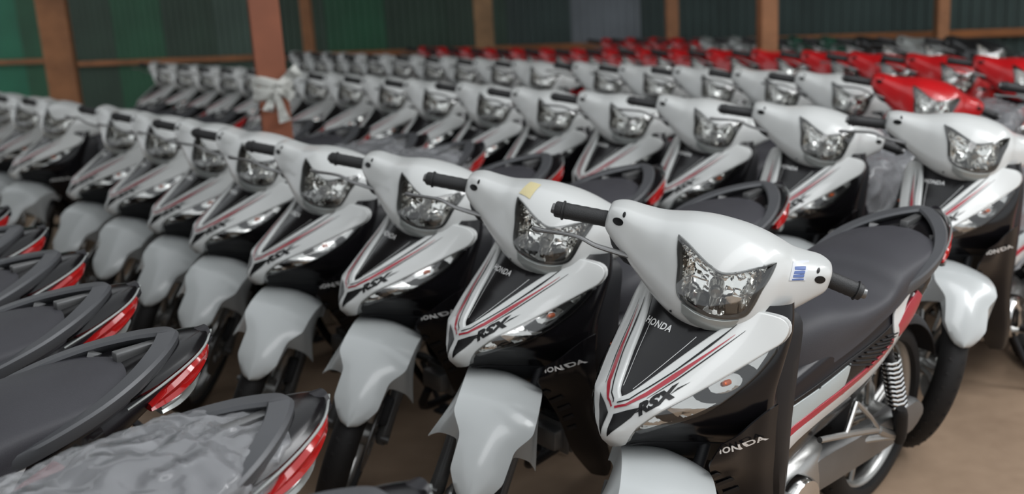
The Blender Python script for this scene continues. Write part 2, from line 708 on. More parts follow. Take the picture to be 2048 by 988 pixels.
# ---- master surface of the leg shield (outer plate at each side of the front)
LEG = [  # z, points (x, y) from inner front edge to outer rear edge
    (.695, [(.440, .164), (.408, .184), (.374, .194), (.344, .205), (.305, .208)]),
    (.64, [(.456, .152), (.418, .177), (.378, .188), (.346, .202), (.305, .207)]),
    (.58, [(.432, .136), (.398, .162), (.360, .178), (.330, .195), (.292, .202)]),
    (.50, [(.372, .112), (.334, .136), (.315, .158), (.293, .178), (.262, .187)]),
    (.42, [(.315, .102), (.302, .130), (.288, .153), (.270, .173), (.238, .182)]),
    (.32, [(.265, .097), (.257, .126), (.246, .150), (.230, .170), (.198, .177)]),
    (.25, [(.215, .100), (.210, .122), (.202, .142), (.189, .158), (.165, .162)]),
    (.215, [(.190, .112), (.186, .126), (.180, .138), (.172, .148), (.160, .150)]),
]
def leg_rings(s):
    return [[(x, s * y, z - max(0, x - .335) * (.55 if z > .65 else .35 if z > .6 else .15 if z > .55 else 0)) for x, y in h] for z, h in LEG]
leg_bm_l = loft_bm(leg_rings(1), 5, 4, closed=False)
leg_bvh = bvh_of(leg_bm_l)

# ================================================================== parts
PARTS = []
def mirror_poly(p):
    return [(-a, b) for a, b in p]

# ---------------- handlebar cover with headlight recess
LENS = spline([(-.102, .992), (-.078, .989), (-.051, .980), (-.025, .971), (0, .966), (.025, .971), (.051, .980), (.078, .989), (.102, .992)], 3, False)[:-1] + \
    spline([(.102, .992), (.096, .972), (.086, .948), (.079, .918), (.069, .897), (.044, .886), (0, .881), (-.044, .886), (-.069, .897), (-.079, .918), (-.086, .948), (-.096, .972), (-.102, .992)], 3, False)[:-1]
def prism(pts, x0, x1):
    bm = bmesh.new()
    a = [bm.verts.new((x0, y, z)) for y, z in pts]
    b = [bm.verts.new((x1, y, z)) for y, z in pts]
    n = len(pts)
    for i in range(n):
        bm.faces.new((a[i], a[(i + 1) % n], b[(i + 1) % n], b[i]))
    bm.faces.new(a)
    bm.faces.new(b)
    bmesh.ops.recalc_face_normals(bm, faces=bm.faces)
    return bm
me_c = finish(cover_bm.copy(), 'cover_tmp', [M['white'], M['matte']])
pb = prism(LENS, 0.275, 0.6)
for f in pb.faces:
    f.material_index = 1
me_p = finish(pb, 'prism_tmp', [M['white'], M['matte']], smooth=False)
oc, op = link('c', me_c), link('p', me_p)
md = oc.modifiers.new('b', 'BOOLEAN')
md.object, md.operation, md.solver = op, 'DIFFERENCE', 'EXACT'
md.material_mode = 'INDEX' if hasattr(md, 'material_mode') else md.material_mode
dg = bpy.context.evaluated_depsgraph_get()
me2 = bpy.data.meshes.new_from_object(oc.evaluated_get(dg))
bpy.data.objects.remove(oc)
bpy.data.objects.remove(op)
bmc = bmesh.new()
bmc.from_mesh(me2)
me_cover = finish(bmc, 'handlebar_cover', [M['white'], M['matte']], ang=40)

# reflector inside the recess
def scaled(pts, k, c=(0, .935)):
    return [(c[0] + (a - c[0]) * k, c[1] + (b - c[1]) * k) for a, b in pts]
def reflector():
    out2 = scaled(LENS, .965, (0, .94))
    bm = fill_poly(out2, .0055)
    seg = np.array(out2)
    A, B = seg, np.roll(seg, -1, axis=0)
    for v in bm.verts:
        y, z = v.co.x, v.co.y
        p = np.array((y, z))
        ab = B - A
        t = np.clip(((p - A) * ab).sum(1) / (ab * ab).sum(1), 0, 1)
        d = np.sqrt((((A + ab * t[:, None]) - p) ** 2).sum(1)).min()
        l, n, i, ds = cover_bvh.ray_cast(Vector((2, y, z)), Vector((-1, 0, 0)))
        sx = l.x if l is not None else .31
        dep = .010 + .048 * math.sin(min(1, d / .032) * math.pi / 2)
        r = math.hypot(y, (z - .925) * 1.15)
        a = math.atan2(z - .925, y)
        f = 0
        if r > .020:
            f = (.0030 if math.sin(a * 4 + 0.9) > 0 else -.0030) * min(1, (r - .020) / .012)
            f += .0016 * math.sin(y * 520) * (1 if abs(y) > .052 else 0)
            f += .006 * math.cos(min(1, math.hypot(y, z - .895) / .036) * math.pi) * (1 if z < .925 else 0)
        v.co = Vector((sx - max(.008, dep - f), y, z))
    return finish(bm, 'headlight_reflector', M['reflector'], ang=30)
bulb = lathe_bm([(0.0001, .055), (.010, .054), (.0145, .047), (.0155, .035), (.0155, .0), (.019, -.006)], 'x', 20, (.326, 0, .925))
lens_me = finish(panel(LENS, cover_bvh, 'front', .004, .018, .004, .006), 'headlight_lens', M['lens'])
# dark bezel ring just inside the outline
def ring_panel(outer, inner, bvh, off, off2):
    bm = bmesh.new()
    n = len(outer)
    A, B, C = [], [], []
    def hit(p, o):
        l, nn, i, d = bvh.ray_cast(Vector((2, p[0], p[1])), Vector((-1, 0, 0)))
        if l is None:
            l, nn, i, d = bvh.find_nearest(Vector((.35, p[0], p[1])))
        if nn.x < 0:
            nn = -nn
        return l + nn * o
    for i in range(n):
        A.append(bm.verts.new(hit(outer[i], off)))
        B.append(bm.verts.new(hit(inner[i], off)))
        C.append(bm.verts.new(hit(inner[i], off2)))
    for i in range(n):
        j = (i + 1) % n
        bm.faces.new((A[i], A[j], B[j], B[i]))
        bm.faces.new((B[i], B[j], C[j], C[i]))
    return bm
bezel = finish(ring_panel(scaled(LENS, 1.015, (0, .945)), scaled(LENS, .955, (0, .942)), cover_bvh, .0012, -.012), 'headlight_bezel', M['forkgrey'])
# clear grey lip under the headlight
lip = finish(panel([(-.058, .886), (-.03, .878), (0, .875), (.03, .878), (.058, .886), (.052, .868), (.03, .855), (0, .850), (-.03, .855), (-.052, .868)], cover_bvh, 'front', .004, .02, .003, .004), 'headlight_lip', M['silver'])

def holes(side):
    s = side
    bm = bmesh.new()
    def ell(cx, cz, a, b, rot, off=.0008):
        cx -= .014
        pts = [(cx + a * math.cos(t) * math.cos(rot) - b * math.sin(t) * math.sin(rot), cz + a * math.cos(t) * math.sin(rot) + b * math.sin(t) * math.cos(rot)) for t in np.linspace(0, 2 * math.pi, 15)[:-1]]
        merge(bm, panel(pts, cover_bvh, 'front', off, .01))
    ell(s * .222, .956, .013, .0075, -s * .3)
    ell(s * .213, .973, .0035, .0045, 0)
    return finish(bm, 'mirror_hole', M['decalblack'])
screw_bm = panel([(-.075 + .0028 * math.cos(t), .853 + .004 * math.sin(t)) for t in np.linspace(0, 6.28, 8)[:-1]], cover_bvh, 'front', .0008, .01)

PARTS.append(Part('handlebar_cover', me_cover, steer=True, paint=True, kids=[
    Part('mirror_hole', holes(1)), Part('mirror_hole', holes(-1)), Part('screw_hole', finish(screw_bm, 'screw_hole', M['decalblack']), near=True)]))
PARTS.append(Part('headlight', lens_me, steer=True, kids=[
    Part('reflector', reflector()), Part('bulb', finish(bulb, 'bulb', M['bulb']), near=True), Part('bezel', bezel), Part('lip', lip, label='grey lip under the lens')]))

# instrument hood behind the cover
hood = loft_bm([[(x, y * w, z + dz * h) for y, dz in ((-1, -.6), (-.9, .1), (-.5, .8), (0, 1), (.5, .8), (.9, .1), (1, -.6), (0, -1))] for x, w, z, h in ((.235, .080, .955, .045), (.20, .09, .958, .045), (.15, .095, .960, .04), (.12, .085, .955, .03))], 3, 2)
PARTS.append(Part('instrument_hood', finish(hood, 'instrument_hood', M['matte']), steer=True, near=True))
# neck under the cover
neck = loft_bm([[(c + p[0], p[1], z) for p in sup(0, 0, hx, hy, 2.6, 16)] for z, c, hx, hy in ((.70, .335, .05, .05), (.78, .30, .055, .06), (.85, .268, .085, .085), (.90, .262, .075, .09))], 3, 2)
PARTS.append(Part('steering_neck', finish(neck, 'steering_neck', M['white']), steer=True, paint=True))

def grip(s):
    y1 = .385 if s < 0 else .312
    y0 = .222 if s > 0 else .245
    a = np.array([.154, s * y0, .938 if s > 0 else .930])
    b = np.array([.152, s * y1, .926 if s > 0 else .916])
    ds = [(0, .0205), (.04, .0205), (.06, .0185)] + [(.10 + .08 * i, .0182 + (.0008 if i % 2 else 0)) for i in range(10)] + [(.84, .0182), (.85, .0225), (.875, .0225), (.885, .019), (.9, .0185), (.98, .0185), (1.0, .0165)]
    bm = tube_bm([a + (b - a) * t for t, r in ds], [r for t, r in ds], 16)
    me = finish(bm, 'grip', M['grip'])
    e = lathe_bm([(.0115, -.004), (.012, .006 * 1), (.0105, .009)], 'y', 14, (b[0], b[1] + (s * .001), b[2]))
    if s < 0:
        for v in e.verts:
            v.co.y = 2 * b[1] - v.co.y
    return Part('grip', me, steer=True, kids=[Part('bar_end', finish(e, 'bar_end', M['steel']), near=True)])
PARTS.append(grip(1))
PARTS.append(grip(-1))
# brake lever on the right side, with its black holder
lv = tube_bm([(.245, -.165, .893), (.254, -.20, .898), (.260, -.235, .901), (.264, -.27, .904), (.262, -.305, .911), (.254, -.345, .905), (.242, -.385, .894), (.234, -.405, .889), (.231, -.415, .888)], [.006, .0085, .0085, .0075, .0068, .0065, .0072, .0095, .006], 10, 3, flat=.65)
hold = tube_bm([(.165, -.245, .925), (.205, -.225, .902), (.240, -.195, .890), (.245, -.160, .885)], [.015, .016, .015, .012], 10, 2)
PARTS.append(Part('brake_lever', finish(lv, 'brake_lever', M['steel']), steer=True, kids=[Part('lever_holder', finish(hold, 'lever_holder', M['matte']))]))

# ---------------- front cover
PARTS.append(Part('front_cover', finish(fc_bm.copy(), 'front_cover', M['black'])))
inner = [(.108, .852), (.082, .82), (.056, .778), (.036, .742), (.018, .712), (0, .697)]
outer = [(0, .606), (.018, .611), (.043, .648), (.078, .695), (.112, .735), (.146, .776), (.168, .802), (.181, .818), (.181, .840), (.166, .857), (.135, .866), (.112, .862)]
o2 = spline(outer, 3, False)
i2 = spline(inner, 3, False)
PETAL = i2[::-1] + []                       # centre -> up the inner edge (right half of the outline)
half = o2 + i2                               # nose -> tip -> top -> V
petal_l = [(y, z) for y, z in half]
full = petal_l + [(-y, z) for y, z in petal_l[::-1] if y > 1e-4]
shield_bm = panel(full, fc_bvh, 'front', .011, .018, .006, .014)
# a soft ridge along the spine and along each petal
for v in shield_bm.verts:
    if v.co.z < .70:
        v.co.x += .006 * max(0, 1 - abs(v.co.y) / .02)
shield_bvh = bvh_of(shield_bm)
def V(pts, off, m, name, sides=(1, -1), step=.009):
    bm = bmesh.new()
    for s in sides:
        merge(bm, panel([(s * y, z) for y, z in pts], shield_bvh, 'front', off, step))
    return finish(bm, name, M[m])
redp = strip([(.122, .835), (.098, .800), (.070, .758), (.046, .722), (.022, .699), (.003, .690)], [.0004, .002, .0050, .0042, .0024, .0024])
blkp = strip([(.116, .852), (.094, .815), (.066, .768), (.044, .737), (.022, .709), (.003, .699)], [.0006, .0025, .0014, .0014, .0012, .0012])
blk2 = strip([(.134, .842), (.110, .806), (.080, .757), (.052, .716)], [.0004, .0012, .0014, .0004])
eye = [(.006, .628), (.006, .676), (.030, .690), (.050, .700), (.040, .676), (.022, .650)]
rsx = bmesh.new()
merge(rsx, text_on('RSX', .029, (.064, .708), .84, shield_bvh, 'front', .0016, .55, .0018, .95, 1.1))
# sharp strokes around the letters
for p in ([(.044, .686), (.055, .695), (.053, .703)], [(.082, .727), (.100, .752), (.087, .740)]):
    merge(rsx, panel(p, shield_bvh, 'front', .0015, .02))
PARTS.append(Part('front_shield', finish(shield_bm, 'front_shield', M['white'], ang=50), paint=True, label='white V-shaped front shield', kids=[
    Part('stripe', V(redp, .0016, 'decalred', 'red_stripe'), label='red stripe'),
    Part('pinstripe', V(blkp, .0014, 'decalblack', 'black_pinstripe'), label='black pinstripe'),
    Part('pinstripe', V(blk2, .0014, 'decalblack', 'black_pinstripe')),
    Part('vent_decal', V(eye, .0014, 'decalblack', 'vent_decal'), label='black triangle decal'),
    Part('lettering', finish(rsx, 'lettering', M['decalblack'], smooth=False), near=True, label='slanted black letters')]))
# glossy centre panel between the petals
cpts = spline([(.106, .868), (.083, .828), (.057, .784), (.035, .745), (.017, .716), (0, .704)], 3, False)
cfull = cpts + [(-y, z) for y, z in cpts[::-1] if y > 1e-4]
cp_bm = panel(cfull, fc_bvh, 'front', .004, .02, .003, .004)
cp_bvh = bvh_of(cp_bm)
hon = text_on('HONDA', .0150, (-.036, .824), .0, cp_bvh, 'front', .0012, 0, .0004, 1.1, 1.25)
seam = panel(strip([(-.058, .822), (-.012, .722)], [.0006, .0006]), cp_bvh, 'front', .001, .02)
merge(seam, panel(strip([(.058, .822), (.012, .722)], [.0006, .0006]), cp_bvh, 'front', .001, .02))
PARTS.append(Part('centre_panel', finish(cp_bm, 'centre_panel', M['black']), kids=[
    Part('lettering', finish(hon, 'lettering_front', M['letter'], smooth=False), near=True, label='silver HONDA lettering'),
    Part('panel_seam', finish(seam, 'panel_seam', M['letter']), near=True)]))
# turn signals
SIG = [(.178, .806), (.176, .787), (.168, .757), (.152, .722), (.132, .694), (.105, .671), (.074, .652), (.050, .640), (.046, .648), (.059, .666), (.084, .698), (.116, .734), (.149, .772), (.170, .798)]
def signal(s):
    P = [(s * y, z) for y, z in spline(SIG, 2)]
    refl = fill_poly([(s * (y - .125) * .93 + s * .125, (z - .715) * .93 + .715) for y, z in spline(SIG, 2)], .006)
    project(refl, fc_bvh, 'front', .001)
    refl.verts.layers.float_vector.remove(refl.verts.layers.float_vector.get('cn'))
    for v in refl.verts:
        y, z = abs(v.co.y), v.co.z
        r = math.hypot(y - .140, z - .745)
        v.co.x += .0035 * math.cos(min(r * 110, 40)) * (1 if r > .012 else 0) + .0012 * math.sin(y * 900) * (1 if z < .685 else 0)
    bl = lathe_bm([(.0001, .014), (.0045, .012), (.0065, .007), (.0065, -.004)], 'x', 14, (0, 0, 0))
    l, n, i, d = fc_bvh.ray_cast(Vector((2, s * .143, .747)), Vector((-1, 0, 0)))
    bl.transform(Matrix.Translation(l))
    return Part('turn_signal', finish(panel(P, fc_bvh, 'front', .010, .02, .004, .012), 'turn_signal', M['lens']), kids=[
        Part('reflector', finish(refl, 'signal_reflector', M['sigreflector'], ang=35)),
        Part('bulb', finish(bl, 'signal_bulb', M['amber']), label='amber bulb')])
PARTS.append(signal(1))
PARTS.append(signal(-1))
# crease line on the lower cover
crease = panel([(.222, .64), (.206, .622), (.150, .606), (.168, .603), (.212, .616)], fc_bvh, 'front', .004, .02, .002, .004)

# underside and inner face
inner_c = loft_bm([[(x, y, z) for x, y in h] for z, h in (
    (.30, [(.10, -.12), (.13, -.05), (.14, 0), (.13, .05), (.10, .12), (.06, .10), (.05, 0), (.06, -.10)]),
    (.42, [(.16, -.150), (.20, -.07), (.21, 0), (.20, .07), (.16, .150), (.09, .12), (.06, 0), (.09, -.12)]),
    (.60, [(.23, -.170), (.28, -.12), (.29, 0), (.28, .12), (.23, .170), (.14, .150), (.10, 0), (.14, -.150)]),
    (.74, [(.22, -.168), (.28, -.13), (.30, 0), (.28, .13), (.22, .168), (.15, .158), (.13, 0), (.15, -.158)]),
    (.82, [(.19, -.162), (.23, -.13), (.25, 0), (.23, .13), (.19, .162), (.145, .152), (.14, 0), (.145, -.152)]),
    (.850, [(.185, -.140), (.21, -.11), (.22, 0), (.21, .11), (.185, .140), (.155, .130), (.15, 0), (.155, -.130)]))], 3, 3)
PARTS.append(Part('inner_cover', finish(inner_c, 'inner_cover', M['matte'])))
lower = loft_bm([[(x, -y, z) for x, y in h[::-1]] + [(x, y, z) for x, y in h[1:]] for z, h in (
    (.584, [(.537, 0), (.507, .020), (.455, .05), (.390, .09), (.332, .135), (.305, .156), (.275, .158)]),
    (.56, [(.47, 0), (.45, .020), (.41, .05), (.36, .085), (.315, .120), (.285, .145), (.25, .155)]),
    (.52, [(.37, 0), (.365, .020), (.345, .05), (.315, .08), (.285, .11), (.25, .13), (.22, .14)]))], 2, 2, closed=False)
PARTS.append(Part('lower_cover', finish(solid(lower, .003), 'lower_cover', M['matte'])))

# ---------------- leg shields, one each side
def leg(s):
    bm = solid(loft_bm(leg_rings(1), 3, 3, closed=False), .004)
    if s < 0:
        mirror_y(bm)
    me = finish(bm, 'leg_shield', M['black'])
    vb = bmesh.new()
    for k in range(5):
        z = .60 - k * .035
        pts = [(.114, z - .06), (.138, z - .045), (.138, z - .055), (.114, z - .070)]
        pn = panel(pts, leg_bvh, 'front', .004, .02, .001, .004)
        merge(vb, pn)
    if s < 0:
        mirror_y(vb)
    tx = text_on('HONDA', .0175, (.178, .630), .20, leg_bvh, 'front', .0062, .12, .0005, 1.1, .70)
    if s < 0:
        tx.free()
        tx = text_on('HONDA', .0175, (.178, .630), .20, leg_bvh, 'front', .0062, .12, .0005, 1.1, .70, flip=True)
        mirror_y(tx)
    kids = [Part('lettering', finish(tx, 'lettering_side', M['letter'], smooth=False), near=True, label='silver HONDA lettering')]
    kids.append(Part('vent', finish(vb, 'vent', M['matte']), near=True))
    return Part('leg_shield', me, kids=kids)
PARTS.append(leg(1))
PARTS.append(leg(-1))

# ---------------- front fender
def fender():
    ax, az = .615, .28
    vs, fs = [], []
    TH = np.linspace(37, 128, 60)
    nc, nk = 9, 6
    for t in TH:
        a = t * D2R
        k = min(1, max(0, (t - 37) / 13))
        g = min(1, max(0, (t - 63) / 13))
        g = g * g * (3 - 2 * g)
        w = .060 * min(1, max(0, (t - 37) / 13)) ** .5 + .004 * min(1, max(0, (t - 45) / 18)) + .032 * g + .002
        s = .016 * k + .012 * max(0, min(1, (t - 50) / 14))
        s += .135 * max(0, 1 - abs(t - 84) / (19 if t < 84 else 27)) ** 1.0
        if t > 90:
            s = max(s, .045)
        flare = .03 + .24 * max(0, 1 - abs(t - 84) / 24)
        r = .299 + .040 * min(1, (t - 37) / 45)
        row = []
        for j in range(nk, 0, -1):
            q = j / nk
            row.append((r - .010 - s * q, -(w + flare * s * q)))
        for j in range(nc):
            u = -1 + 2 * j / (nc - 1)
            row.append((r - .010 * abs(u) ** 2.5 + .006 * (1 - abs(u)) * 1, u * w))
        for j in range(1, nk + 1):
            q = j / nk
            row.append((r - .010 - s * q, (w + flare * s * q)))
        for rr, y in row:
            vs.append((ax + rr * math.cos(a), y, az + rr * math.sin(a)))
    n = nc + 2 * nk
    for i in range(len(TH) - 1):
        for j in range(n - 1):
            fs.append((i * n + j, i * n + j + 1, (i + 1) * n + j + 1, (i + 1) * n + j))
    bm = bm_from(vs, fs)
    bmesh.ops.remove_doubles(bm, verts=bm.verts, dist=1e-4)
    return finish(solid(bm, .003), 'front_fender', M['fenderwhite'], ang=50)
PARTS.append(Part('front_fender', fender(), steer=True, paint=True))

# ---------------- wheels
def wheel(x, name, steer):
    ty = []
    R, w = .280, .040
    for i in range(17):
        t = -math.pi * .62 + 2 * math.pi * .62 * i / 16
        ty.append((R - .040 + .040 * math.cos(t), w * math.sin(t) * 1.02))
    ty += [(.222, .022), (.222, -.022)]
    bm = lathe_bm(ty, 'y', 56, (x, 0, .28), closed=True)
    tread = bmesh.new()
    for k in range(40):
        a = 2 * math.pi * k / 40
        for s in (-1, 1):
            b = box_bm(-.0035, .0035, s * .006, s * .026, -.0012, .0014)
            mt = Matrix.Translation((x, 0, .28)) @ Matrix.Rotation(-a, 4, 'Y') @ Matrix.Translation((R - .0025, 0, 0)) @ Matrix.Rotation(.09 * s, 4, 'Z') @ Matrix.Rotation(math.pi / 2, 4, 'Y')
            merge(tread, b, None, mt @ Matrix.Rotation(.5 * s, 4, 'Z'))
    rim = lathe_bm([(.226, .024), (.218, .022), (.208, .012), (.206, 0), (.208, -.012), (.218, -.022), (.226, -.024), (.228, -.02), (.216, 0), (.228, .02)], 'y', 56, (x, 0, .28), closed=True)
    for k in range(5):
        for d in (-.11, .11):
            a = 2 * math.pi * k / 5 + .2
            p0 = (x + .035 * math.cos(a + d * 3), 0, .28 + .035 * math.sin(a + d * 3))
            p1 = (x + .12 * math.cos(a + d), 0, .28 + .12 * math.sin(a + d))
            p2 = (x + .210 * math.cos(a + d * 1.6), 0, .28 + .210 * math.sin(a + d * 1.6))
            tube_bm([p0, p1, p2], [.011, .009, .009], 8, 2, bm=rim)
    lathe_bm([(.016, -.055), (.034, -.045), (.036, -.02), (.036, .02), (.034, .045), (.016, .055)], 'y', 24, (x, 0, .28), bm=rim)
    kids = [Part('rim', finish(rim, 'rim', M['alloy'])), Part('tread', finish(tread, 'tread', M['rubber']), near=True, kind='stuff')]
    if name == 'front_wheel':
        d = lathe_bm([(.055, .050), (.108, .050), (.108, .054), (.055, .054)], 'y', 40, (x, 0, .28), closed=True)
        for k in range(5):
            a = 2 * math.pi * k / 5
            tube_bm([(x + .03 * math.cos(a), .052, .28 + .03 * math.sin(a)), (x + .06 * math.cos(a), .052, .28 + .06 * math.sin(a))], .006, 6, bm=d)
        kids.append(Part('brake_disc', finish(d, 'brake_disc', M['steel'])))
    else:
        d = lathe_bm([(.045, -.058), (.065, -.052), (.066, -.03), (.05, -.02)], 'y', 32, (x, 0, .28))
        kids.append(Part('brake_drum', finish(d, 'brake_drum', M['alloy'])))
    return Part(name, finish(bm, name, M['rubber']), steer=steer, kids=kids)
PARTS.append(wheel(.615, 'front_wheel', True))
PARTS.append(wheel(-.615, 'rear_wheel', False))

# forks
def fork(s):
    k = Vector((-math.sin(.46), 0, math.cos(.46)))
    b = Vector((.600, s * .078, .275))
    lowr = tube_bm([b + k * t for t in (-.02, .0, .04, .12, .24)], [.014, .022, .020, .019, .0215], 14)
    merge(lowr, lathe_bm([(.011, -.012), (.012, .012)], 'y', 10, (.612, s * .088, .28)))
    up = tube_bm([b + k * .24, b + k * .47], .0135, 12)
    kids = [Part('fork_tube', finish(up, 'fork_tube', M['matte']))]
    if s > 0:
        cal = box_bm(-.035, .035, -.018, .018, -.045, .045, bev=.008)
        cal.transform(Matrix.Translation((.560, .062, .345)) @ Matrix.Rotation(-.5, 4, 'Y'))
        kids.append(Part('brake_caliper', finish(cal, 'brake_caliper', M['matte'])))
    return Part('fork_leg', finish(lowr, 'fork_leg', M['forkgrey']), steer=True, kids=kids)
PARTS.append(fork(1))
PARTS.append(fork(-1))

# ---------------- rear body with its panels
PARTS.append(Part('rear_body', finish(body_bm.copy(), 'rear_body', M['body'])))
def side_band(upper, lower, m, name, off, sides):
    pts = spline(upper, 3, False) + spline(lower, 3, False)[::-1]
    bm = bmesh.new()
    for s in sides:
        merge(bm, panel(pts, body_bvh, 'left' if s > 0 else 'right', off, .018, .0015, .003))
    return finish(bm, name, M[m])
#@@SIDE
def side_cover(s):
    up = [(.20, .590), (.10, .600), (-.02, .615), (-.14, .632), (-.25, .646), (-.36, .668), (-.44, .705), (-.52, .735), (-.60, .755)]
    lo = [(.16, .395), (.09, .415), (-.02, .445), (-.14, .468), (-.26, .490), (-.37, .528), (-.45, .570), (-.53, .625), (-.62, .675)]
    base = side_band(up, lo, 'black', 'side_cover', .004, (s,))
    red = [(.190, .521), (.105, .545), (.011, .560), (-.104, .573), (-.22, .588), (-.31, .608), (-.365, .640), (-.40, .672)]
    kids = [
        Part('stripe', side_band([(.20, .577), (.09, .592), (-.004, .604), (-.073, .614), (-.14, .624)], [(.192, .532), (.10, .555), (.010, .571), (-.060, .579), (-.10, .585)], 'decalsilver', 'silver_band', .0062, (s,)), label='pale silver band'),
        Part('stripe', side_band([(x, z + .008) for x, z in red], [(x, z - .006) for x, z in red], 'decalred', 'red_band', .0078, (s,)), label='red band'),
        Part('stripe', side_band([(x, z - .009) for x, z in red[:-1]] + [(-.385, .640), (-.44, .680), (-.48, .715)], [(.158, .415), (.143, .462), (.108, .500), (.02, .518), (-.13, .533), (-.28, .550), (-.39, .578), (-.47, .632), (-.50, .70)], 'decalwhite', 'white_band', .0068, (s,)), label='white band'),
        Part('flash', side_band([(-.35, .655), (-.37, .705), (-.415, .745)], [(-.35, .615), (-.40, .670), (-.455, .735)], 'decalwhite', 'white_flash', .0086, (s,)), label='white flash'),
        Part('flash', side_band([(-.372, .660), (-.43, .692), (-.50, .715)], [(-.379, .632), (-.44, .645), (-.515, .700)], 'decalred', 'red_flash', .0094, (s,)), label='red flash'),
    ]
    for k in range(8):
        x = -.13 - k * .026
        z = .624 + k * .0032
        l = .105 if k < 5 else .08
        d = .025 - k * .003
        pts = [(x, z), (x - l, z - d), (x - l - .004, z - d - .0032), (x - .004, z - .0032)]
        bm = panel(pts, body_bvh, 'left' if s > 0 else 'right', .0085, .02, .0008, .005)
        kids.append(Part('vent_fin', finish(bm, 'vent_fin', M['matte']), near=True))
    return Part('side_cover', base, kids=kids)
PARTS.append(side_cover(1))
PARTS.append(side_cover(-1))

# seat
ST = [  # x, half width, z top, z bottom, crown
    (.105, .035, .660, .600, .5), (.085, .080, .715, .605, .8), (.03, .112, .752, .615, 1), (-.08, .134, .768, .640, 1), (-.20, .146, .756, .665, 1), (-.30, .150, .757, .69, 1), (-.345, .151, .770, .70, 1),
    (-.385, .151, .798, .71, 1), (-.44, .148, .808, .725, 1), (-.56, .142, .815, .745, 1), (-.65, .126, .818, .765, 1), (-.70, .098, .815, .78, 1), (-.73, .055, .805, .785, 1)]
def seat_rings(grow=0.0):
    out = []
    for x, w, zt, zb, c in ST:
        w += grow
        zt += grow
        zb -= grow * .5
        h = [(0, zt + .004), (w * .45, zt), (w * .80, zt - .012), (w * .97, zt - (zt - zb) * .35), (w * .98, zb + .012), (w * .90, zb), (0, zb)]
        out.append([(x, y, z) for y, z in h] + [(x, -y, z) for y, z in h[-2:0:-1]])
    return out
seat = loft_bm(seat_rings(), 4, 3)
PARTS.append(Part('seat', finish(seat, 'seat', M['seat'], ang=60)))
# tunnel cover in front of the seat
tun = loft_bm([[(x, y * w, zb + (zt - zb) * t) for y, t in ((-1, 0), (-1.05, .5), (-.8, .92), (0, 1.02), (.8, .92), (1.05, .5), (1, 0), (0, -.05))] for x, w, zb, zt in
               ((.16, .075, .33, .60), (.10, .085, .36, .60), (.03, .098, .42, .62), (-.05, .11, .50, .64))], 3, 2)
PARTS.append(Part('tunnel_cover', finish(tun, 'tunnel_cover', M['body'])))

# grab rail
def rail():
    pts = [(-.42, .138, .742, .010), (-.50, .150, .766, .013), (-.60, .143, .792, .016), (-.69, .112, .815, .020), (-.765, .066, .832, .024), (-.812, .022, .842, .026), (-.822, 0, .844, .026)]
    pts = pts + [(x, -y, z, r) for x, y, z, r in pts[-2::-1]]
    P = cr_interp(pts, 4, False)
    bm = bmesh.new()
    rings = []
    for i in range(len(P)):
        a, b = P[max(0, i - 1)][:3], P[min(len(P) - 1, i + 1)][:3]
        t = (b - a) / np.linalg.norm(b - a)
        out = np.array([t[1], -t[0], 0])
        out /= np.linalg.norm(out) + 1e-9
        if np.dot(out[:2], P[i][:2] - np.array([-.4, 0])) < 0:
            out = -out
        up = np.array([0, 0, 1.0])
        r = P[i][3]
        c = P[i][:3]
        prof = [(-r, .003), (-r * .85, .010), (r * .55, .010), (r * .82, .004), (r * .78, -.010), (r * .55, -.022), (r * .2, -.024), (-r * .8, -.004)]
        rings.append([bm.verts.new(tuple(c + out * u + up * v)) for u, v in prof])
    for i in range(len(rings) - 1):
        for j in range(8):
            bm.faces.new((rings[i][j], rings[i][(j + 1) % 8], rings[i + 1][(j + 1) % 8], rings[i + 1][j]))
    bm.faces.new(rings[0])
    bm.faces.new(rings[-1])
    return finish(bm, 'grab_rail', M['rail'], ang=30)
br = box_bm(-.80, -.70, -.012, .012, .812, .838, bev=.004)
for s in (-1, 1):
    tube_bm([(-.69, s * .098, .806), (-.71, s * .07, .80), (-.74, s * .03, .798)], [.012, .010, .010], 8, 2, bm=br)
PARTS.append(Part('grab_rail', rail(), kids=[Part('rail_bracket', finish(br, 'rail_bracket', M['steel']))]))

# tail: top cowl, silver edge, red light
def TX(x):
    return -.66 + (x + .70) * .80
tail = loft_bm([[(TX(x), y * w, z + dz * h) for y, dz in ((-1, -.4), (-.96, .2), (-.7, .8), (0, 1), (.7, .8), (.96, .2), (1, -.4), (0, -1))] for x, w, z, h in
                ((-.72, .112, .782, .03), (-.80, .104, .792, .03), (-.88, .085, .805, .026), (-.95, .060, .816, .02), (-1.0, .030, .824, .012), (-1.025, .006, .828, .004))], 3, 2)
edge = bmesh.new()
for s in (-1, 1):
    tube_bm([(TX(-.70), s * .128, .764), (TX(-.80), s * .114, .784), (TX(-.90), s * .088, .802), (TX(-.97), s * .058, .816), (TX(-1.028), s * .008, .828)], [.0025, .003, .003, .003, .0025], 8, 3, bm=edge)
def tlight(zs, m, name, w, x0):
    bm = loft_bm([[(TX(x), y * w * k, z + dz * h) for y, dz in ((-1, -1), (-1.04, 0), (-1, 1), (0, 1), (1, 1), (1.04, 0), (1, -1), (0, -1))] for x, k, z, h in zs], 3, 2)
    return finish(bm, name, M[m])
lens_r = tlight([(-.77, 1.00, .742, .008), (-.81, .96, .750, .016), (-.86, .88, .760, .021), (-.92, .74, .778, .021), (-.98, .45, .795, .015), (-1.014, .14, .812, .008)], 'redlens', 'tail_light', .108, 0)
lens_w = tlight([(-.80, 1.0, .728, .010), (-.86, .86, .732, .016), (-.92, .62, .742, .018), (-.965, .34, .758, .014)], 'silver', 'clear_lens', .105, 0)
